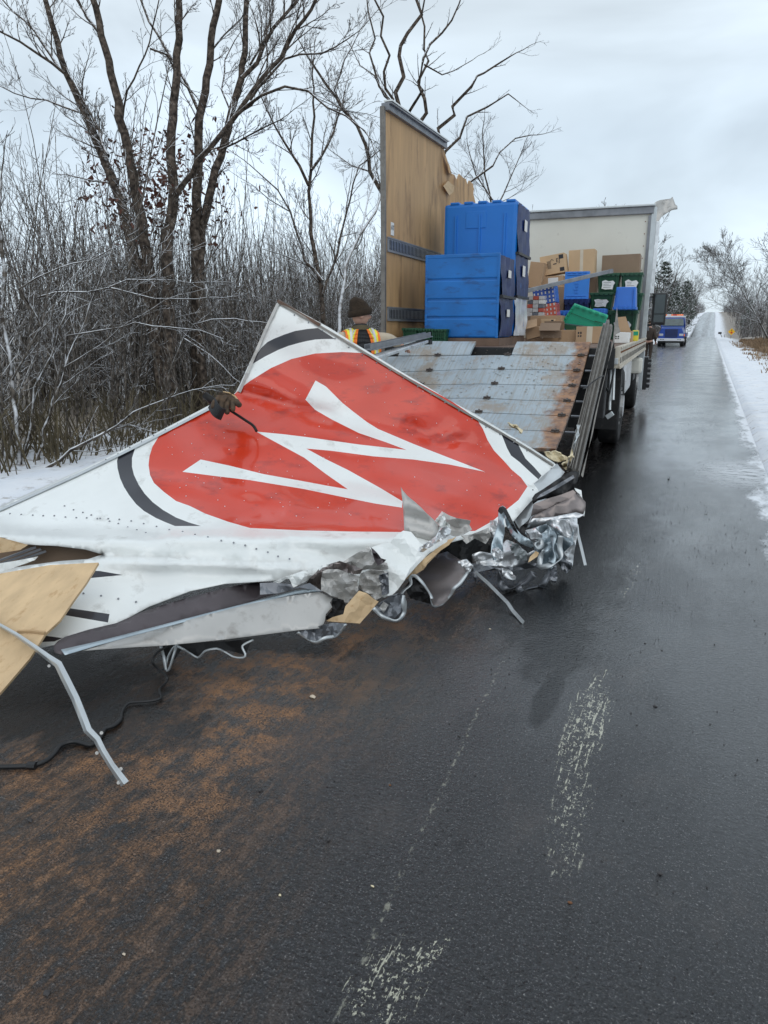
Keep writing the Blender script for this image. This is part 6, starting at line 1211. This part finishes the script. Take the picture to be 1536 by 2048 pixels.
def person(name_label, loc, rz, hrz, arms, legs, top, trouser, vest=False, hat='beanie', hatmat='beanie', H=1.0, face='skin_face', seed=0):
    o = root('person', name_label, 'person', loc, rz)
    hc = Vector((0,-.02,1.635*H)); S = Vector
    pel = S((0,0,.96*H)); 
    # one continuous body: pelvis, spine, neck, arms with hands, legs
    vs = [pel, S((0,0,1.12*H)), S((0,.0,1.32*H)), S((0,-.005,1.44*H)), S((0,-.012,1.56*H))]; ed = [(0,1),(1,2),(2,3),(3,4)]; rr = [(.15,.11),(.14,.105),(.165,.11),(.07,.065),(.058,.06)]
    for (sh, el, wr) in arms:
        n = len(vs); vs += [S(sh), S(el), S(wr)]; ed += [(2,n),(n,n+1),(n+1,n+2)]; rr += [.058,.042,.028]
        hv, he, hr = hand(None, S(wr)+(S(wr)-S(el)).normalized()*.02, S(wr)-S(el), o, None); k = len(vs); vs += hv; ed += [(n+2,k)]+[(a+k,b+k) for a, b in he]; rr += hr
    for (hp_, kn, an, toe) in legs:
        n = len(vs); vs += [S(hp_), S(kn), S(an), S(toe)]; ed += [(0,n),(n,n+1),(n+1,n+2),(n+2,n+3)]; rr += [.082,.058,.04,.032]
    body = skin('body', vs, ed, rr, face, o, 2, 0)
    V, Fs = head_mesh(hc, hrz, H); hm_ = MB().add(V, Fs); ear(hm_, hc, hrz, 1, H); ear(hm_, hc, hrz, -1, H); hm_.build('head', face, o, smooth=True)
    m = MB()
    for sx in (-1,1): e_ = Matrix.Rotation(hrz,3,'Z') @ Vector((sx*.031,-.083,.0))*H + hc; m.tube([e_-S((0,0,.001)), e_+S((0,0,.001))], .007, 8)
    m.build('eyes', 'black_plastic', o)
    js = [S((0,0,.90*H)), S((0,0,1.08*H)), S((0,.0,1.30*H)), S((0,-.0,1.43*H)), S((0,-.01,1.50*H))]; je = [(0,1),(1,2),(2,3),(3,4)]; jr = [(.20,.15),(.185,.145),(.20,.14),(.11,.09),(.078,.08)]
    for (sh, el, wr) in arms: n = len(js); md_ = S(el)*.5+S(wr)*.5; js += [S(sh), S(el), md_, S(wr)]; je += [(2,n),(n,n+1),(n+1,n+2),(n+2,n+3)]; jr += [.088,.066,.058,.046]
    skin('jacket', js, je, jr, top, o, 2, 0)
    ls = [S((0,0,.97*H))]; le = []; lr = [(.17,.13)]
    for (hp_, kn, an, toe) in legs: n = len(ls); ls += [S(hp_), S(kn), S(an)+S((0,0,.03))]; le += [(0,n),(n,n+1),(n+1,n+2)]; lr += [.105,.078,.066]
    skin('trousers', ls, le, lr, trouser, o, 2, 0)
    for (hp_, kn, an, toe) in legs: skin('boot', [S(an)+S((0,0,.08)), S(an)+S((0,.01,-.02)), S(toe)], [(0,1),(1,2)], [.056,.058,.045], 'rubber', o, 2, 0)
    if hat == 'beanie': cap_shape(hc, hrz, H*1.08, -.004, .168, slouch=(0,.045)).build('beanie', hatmat, o, smooth=True)
    else:
        cm = cap_shape(hc, hrz, H, .035, .135, fold=False); cm.tube([hc+S((0,0,.03)), hc+S((0,0,.04))], [.135,.13], 24); cm.build('hat', hatmat, o, smooth=True)
    if vest:
        # open hi-vis vest shell around the torso with colour bands running over the shoulders
        K = 72; V = []; mi = []; zl = [.88,.96,1.04,1.12,1.20,1.28,1.34,1.39,1.43,1.465,1.485]
        for z in zl:
            t = max(0,(z-1.30)/.185); rx_ = .235*(1-.45*t**2.2)+.0; ry_ = .178*(1-.35*t**2)
            for i in range(K+1): th = -pi+2*pi*i/K; V.append((math.sin(th)*rx_*1.0, -math.cos(th)*ry_-.0, z*H+.004*math.sin(th*7+z*20)))
        m = MB(); W = K+1
        for j in range(len(zl)-1):
            for i in range(K):
                th = abs(-pi+2*pi*(i+.5)/K); side_t = th if th < pi/2 else pi-th
                if th < .30+.12*(1-j/10): m.add([Vector(V[q_])*1.0+Vector((0,.010,0)) for q_ in (j*W+i,j*W+i+1,(j+1)*W+i+1,(j+1)*W+i)], [(0,1,2,3)], 3); continue   # dark jacket front
                if 1.25 < th < 1.95 and zl[j] > 1.18: continue             # arm holes
                c = 0 if side_t < .48 else 1 if side_t < .57 else 2 if side_t < .78 else 1 if side_t < .87 else 0
                if zl[j] in (1.04,): c = 2
                m.add([V[j*W+i],V[j*W+i+1],V[(j+1)*W+i+1],V[(j+1)*W+i]], [(0,1,2,3)], c)
        vo = m.build('hi_vis_vest', ['hi_orange','hi_yellow','reflective','jacket_black'], o, smooth=True); s_ = vo.modifiers.new('t','SOLIDIFY'); s_.thickness = .008
        for sx in (-1,1):          # shoulder straps
            m = MB()
            for q, (dx, mt_) in enumerate(((-.048,0),(-.028,1),(0,2),(.028,1),(.048,0))):
                pts = [S((sx*(.135+dx*.9), -.150, 1.30*H)), S((sx*(.130+dx*.9), -.128, 1.40*H)), S((sx*(.120+dx), -.07, (1.485-.25*abs(dx)-.25*(dx if dx>0 else 0)*1)*H)), S((sx*(.120+dx), .02, (1.49-.5*(dx if dx > 0 else 0))*H)), S((sx*(.125+dx), .10, 1.43*H)), S((sx*(.13+dx), .145, 1.32*H))]
                m.ribbon(smooth3(pts, 5), .026, .010, up=(0,0,1) if True else None, mi=mt_)
            m.build('shoulder_band', ['hi_orange','hi_yellow','reflective'], vo)
        m = MB(); m.tube([hc+S((.0,.0,-.15)), hc+S((0,.01,-.105))], [.088,.078], 20, cap=False); c_ = m.build('collar', 'jacket_black', o, smooth=True)
        m = MB(); m.tube([hc+S((.0,.0,-.17)), hc+S((0,.01,-.12))], [.100,.092], 20, cap=False); m.build('hood_trim', 'weed', o, smooth=True)
        MB().tube([S((0,-.165,1.0*H)), S((0,-.160,1.2*H)), S((0,-.135,1.36*H)), S((0,-.085,1.46*H))], .005, 6).build('zip', 'galv', o)
    return o
wl_ = Vector((-3.42,7.15,0)); wrz = R(42)
def wloc(p): return Matrix.Rotation(-wrz,3,'Z') @ (Vector(p)-wl_)
lh = wloc(U(800,690,7.9)); le_ = wloc(U(776,676,7.75))
WK = person('worker in brown knit beanie and orange-yellow safety vest reaching behind the side wall', wl_, wrz, R(88),
    [((.205,0,1.385), le_, lh), ((-.205,0,1.385), (-.29,-.06,1.12), (-.22,-.28,1.0))],
    [((.095,0,.88), (.11,-.02,.48), (.11,.02,.10), (.12,-.13,.045)), ((-.095,0,.88), (-.11,-.03,.48), (-.12,.02,.10), (-.14,-.13,.045))], 'canvas', 'trousers', vest=True, seed=1)
g = G(1299,726); person('brown-uniformed officer in a brimmed hat standing beyond the front corner of the truck', (g.x-.10, g.y, 0), R(165), R(-10),
    [((.20,0,1.40), (.27,.04,1.12), (.24,-.12,.93)), ((-.20,0,1.40), (-.27,.04,1.12), (-.24,-.12,.93))],
    [((.095,0,.88), (.10,-.02,.48), (.10,.02,.10), (.11,-.13,.045)), ((-.095,0,.88), (-.10,-.01,.48), (-.10,.02,.10), (-.12,-.13,.045))], 'uniform', 'uniform', hat='brim', hatmat='beanie', H=1.03)
# empty camo glove gripping the pry bar
gv = root('glove', 'worn camouflage work glove draped over the black pry bar on the panel edge', 'glove', U(452,800,4.6)); go = Vector(gv.location)
def gp(x, y, d): return U(x, y, d)-go
vs = [gp(457,790,4.62), gp(448,806,4.55), gp(440,818,4.50)]; ed = [(0,1),(1,2)]; rr = [.052,.050,.034]
vs += [gp(468,802,4.54), gp(476,806,4.50)]; ed += [(1,3),(3,4)]; rr += [.026,.022]
for k, (a, b, c, r_) in enumerate((((438,796),(428,806),(426,818),.020),((446,800),(441,815),(444,826),.021),((456,802),(453,818),(455,828),.020),((466,800),(466,814),(466,822),.018))):
    n = len(vs); vs += [gp(*a,4.53), gp(*b,4.48), gp(*c,4.46)]; ed += [(0,n),(n,n+1),(n+1,n+2)]; rr += [r_, r_*.95, r_*.85]
n = len(vs); vs += [gp(474,806,4.5), gp(481,812,4.48)]; ed += [(3,n),(n,n+1)]; rr += [.020,.018]
skin('glove', vs, ed, rr, 'glove_camo', gv, 2, 0)
m = MB(); q = smooth3([gp(424,806,4.5), gp(430,818,4.45), gp(438,826,4.44), gp(446,829,4.46)]); m.ribbon(q, .075, .012, up=(0,-1,.2)); m.build('cuff', 'jacket_black', gv)
MB().tube([gp(447,784,4.57), gp(458,786,4.55), gp(470,793,4.54), gp(475,800,4.53)], .006, 6).build('wrist_seam', 'fascia_wood', gv)
# ------------------------------------------------------------------ blue tow truck down the road
tk = root('tow_truck', 'blue tow truck with white bumper and amber light bar driving towards the camera', 'truck', G(1340,693).xy.to_3d(), R(-1)); tw = 1.08
m = MB(); m.add([(-.98,0,.62),(.98,0,.62),(.98,0,1.05),(.78,0,1.50),(-.78,0,1.50),(-.98,0,1.05),(-1.0,1.35,.62),(1.0,1.35,.62),(1.0,1.35,1.15),(.86,1.35,1.68),(-.86,1.35,1.68),(-1.0,1.35,1.15)], [(0,1,2,3,4,5),(11,10,9,8,7,6)]+[(i,6+i,6+(i+1)%6,(i+1)%6) for i in range(6)]); m.build('bonnet', 'tow_blue', tk, bevel=.05)
m = MB(); m.add([(-.95,1.3,.6),(.95,1.3,.6),(.95,1.3,1.7),(.84,1.62,2.38),(-.84,1.62,2.38),(-.95,1.3,1.7),(-.95,3.0,.6),(.95,3.0,.6),(.95,3.0,1.7),(.84,3.0,2.42),(-.84,3.0,2.42),(-.95,3.0,1.7)], [(0,1,2,3,4,5),(11,10,9,8,7,6)]+[(i,6+i,6+(i+1)%6,(i+1)%6) for i in range(6)]); cb_ = m.build('cab', 'tow_blue', tk, bevel=.04)
m = MB(); m.add([(-.84,1.275,1.70),(.84,1.275,1.70),(.76,1.565,2.27),(-.76,1.565,2.27)], [(0,1,2,3)]); w_ = m.build('windscreen', 'glass', cb_)
MB().b2(-.86,.86,1.55,3.0,2.36,2.50).build('cab_roof', 'tow_white', cb_, bevel=.04)
lb = MB().b2(-.7,.7,1.75,2.0,2.52,2.62).build('light_bar', 'amber', tk, bevel=.03); MB().b2(-.1,.2,1.735,2.015,2.525,2.625).build('red_lens', 'sign_red', lb); MB().b2(-.58,-.25,1.735,2.015,2.525,2.625).build('clear_lens', 'tow_white', lb)
MB().b2(-.50,.50,-.02,.04,.72,1.42).build('grille', 'black_plastic', tk, bevel=.03); m = MB()
for i in range(9): m.b2(-.47,.47,-.035,-.015,.77+.075*i,.79+.075*i)
m.build('grille_bars', 'tow_blue', tk)
MB().b2(-1.03,1.03,-.20,.0,.44,.66).build('bumper', 'tow_white', tk, bevel=.03); m = MB()
for x in (-.75,-.58,.58,.75): m.b2(x-.05,x+.05,-.21,-.19,.54,.60)
m.build('bumper_lamps', 'black_plastic', tk); 
for x in (-.78,.78): MB().b2(x-.16,x+.16,-.03,.05,.86,1.04).build('headlight', 'rim', tk, bevel=.02)
for x in (-1,1): MB().b2(x*1.02-.03*x,x*1.02+.03,.05,.3,.85,1.0).build('turn_signal', 'amber', tk)
for x, y, sd_ in ((-.88,.55,-1),(.88,.55,1),(-.85,4.6,-1),(.85,4.6,1)): wheel(x, y, sd_, tk, .47, .3)
MB().b2(-1.0,1.0,3.2,6.6,.75,1.1).build('tow_bed', 'tow_blue', tk, bevel=.03); MB().beam((0,4.2,1.1),(0,6.6,2.1),.2,.25).build('boom', 'tow_white', tk)
for x in (-1,1):
    m = MB(); m.tube([(x*.9,1.5,2.25),(x*1.28,1.42,2.22),(x*1.28,1.42,1.75),(x*.95,1.35,1.55)], .02, 6); a_ = m.build('mirror_arm', 'rim', tk); MB().b2(x*1.22-.08,x*1.22+.08,1.38,1.46,1.78,2.15).build('mirror', 'black_plastic', a_)
MB().b2(-.9,.9,0,.2,.3,.45).build('front_axle', 'chassis', tk)
# ------------------------------------------------------------------ warning sign and mailbox
def at_px(px, z_px, dist):     # point on the ground at a forward distance, in the column px
    a = (px-768)/1496.; p = FW*dist+RT*(a*dist); return Vector((p.x, p.y, prof(p.y)))
p = at_px(1464, 664, 112); sg = root('warning_sign', 'yellow diamond stop-ahead sign with black arrow above red octagon', 'road sign', (p.x,p.y,p.z+side(p.x,p.y)), R(12)); zc = CAMZ-.55-p.z
zc = 1.5+(656-664)/1450*112+.15; s2 = .50
MB().b2(-.04,.04,.03,.08,-.1,zc).build('post', 'post', sg); pl = MB().prism([(0,-s2),(s2,0),(0,s2),(-s2,0)], lambda q: (q[0],.0,zc+q[1]), lambda q: (q[0],.02,zc+q[1])).build('plate', 'sign_yellow', sg)
MB().prism([(.155*math.cos(pi/8+pi/4*i), .155*math.sin(pi/8+pi/4*i)) for i in range(8)], lambda q: (q[0],-.012,zc-.13+q[1]), lambda q: (q[0],-.004,zc-.13+q[1])).build('octagon', 'sign_red', pl)
MB().prism([(-.035,.08),(.035,.08),(.035,.2),(.1,.2),(0,.33),(-.1,.2),(-.035,.2)], lambda q: (q[0],-.012,zc+q[1]), lambda q: (q[0],-.004,zc+q[1])).build('arrow', 'print', pl)
p = at_px(1441, 660, 132); mbx = root('mailbox', 'dark mailbox on slanting white brace beside the far junction', 'mailbox', (p.x,p.y,p.z)); m = MB(); m.b2(-.28,.28,-.25,.25,1.05,1.40); m.build('box', 'black_plastic', mbx, bevel=.05)
m = MB(); m.beam((.1,0,1.1),(.75,0,-.2),.10,.10); m.beam((.75,0,-.2),(.8,0,1.0),.08,.08); m.build('brace', 'bark_snowy', mbx)
# small things lying about the road
DEB = [(437,1702,.010,'chip','white paint chip left of the scratched line'),(625,1393,.022,'chip','tan wood chip on the muddy road below the torn side wall'),(520,1580,.016,'pebble','dark grey shard on the wet road below the wood chip'),(60,1640,.016,'pebble','dark pebble near the left edge below the cable'),
 (745,1772,.008,'foam','small tan stone on the dark asphalt'),(657,1680,.011,'pebble','black crumb of asphalt left of the long scratch'),(403,1812,.012,'pebble','brown pebble in the lower left mud'),(93,1985,.014,'pebble','rust-brown clod at the bottom left'),(104,1948,.010,'pebble','rust-brown clod above the bottom left clod'),
 (1310,1412,.012,'pebble','black crumb right of the pale scrape marks'),(1320,1747,.012,'pebble','dark leaf-like crumb at lower right'),(1290,1286,.009,'pebble','black grit speck right of the heap'),(918,1472,.009,'pebble','black crumb left of the pale scrape marks'),(248,1908,.008,'chip','small white sliver in the lower left mud'),
 (780,1570,.008,'rust','reddish stone in the middle of the road'),(1337,958,.02,'pebble','black speck on the road beside the truck wheels'),(1312,1413,.009,'pebble','smaller crumb beside the black crumb on the right'),(980,1258,.009,'chip','white chip near the tip of the white strip'),(560,1790,.007,'foam','pale grit grain in the mud left of the scratch'),(1140,1805,.010,'rust','brown pebble below the pale scrape marks')]
for i, (x, y, r_, mt, lb) in enumerate(DEB):
    r_ *= .6; p = G(x, y, r_*.4); o = root('pebble' if mt in ('pebble','foam','rust') else 'chip', lb, 'debris', (p.x,p.y,0)); m = bmesh.new(); bmesh.ops.create_icosphere(m, subdivisions=1, radius=r_)
    for v in m.verts: v.co = Vector((v.co.x*random.uniform(.7,1.6), v.co.y*random.uniform(.6,1.1), v.co.z*random.uniform(.35,.8)+r_*.4))
    me = bpy.data.meshes.new('grain'); m.to_mesh(me); m.free(); link(me, 'grain', mt, o)
V = []; Fq = []
for _ in range(2600):
    y = rng.uniform(.6,1)**2*14 if rng.random() < .5 else rng.uniform(.8,6); x = rng.uniform(-4.2,.6); r_ = rng.uniform(.0015,.0045)*(1+.05*y); n = len(V); a = rng.random()*6
    V += [(x+r_*math.cos(a),y+r_*math.sin(a),.001),(x+r_*math.cos(a+2.1),y+r_*math.sin(a+2.1),.001),(x+r_*math.cos(a+4.2),y+r_*math.sin(a+4.2),.001),(x,y,r_*1.2)]; Fq += [(n,n+1,n+3,n+3),(n+1,n+2,n+3,n+3),(n+2,n,n+3,n+3)]
me = bpy.data.meshes.new('road_grit'); me.from_pydata(V, [], [f[:3] for f in Fq]); o = link(me, 'road_grit', 'pebble', kind='stuff'); tag(o, 'fine grit scattered over the wet asphalt', 'grit')
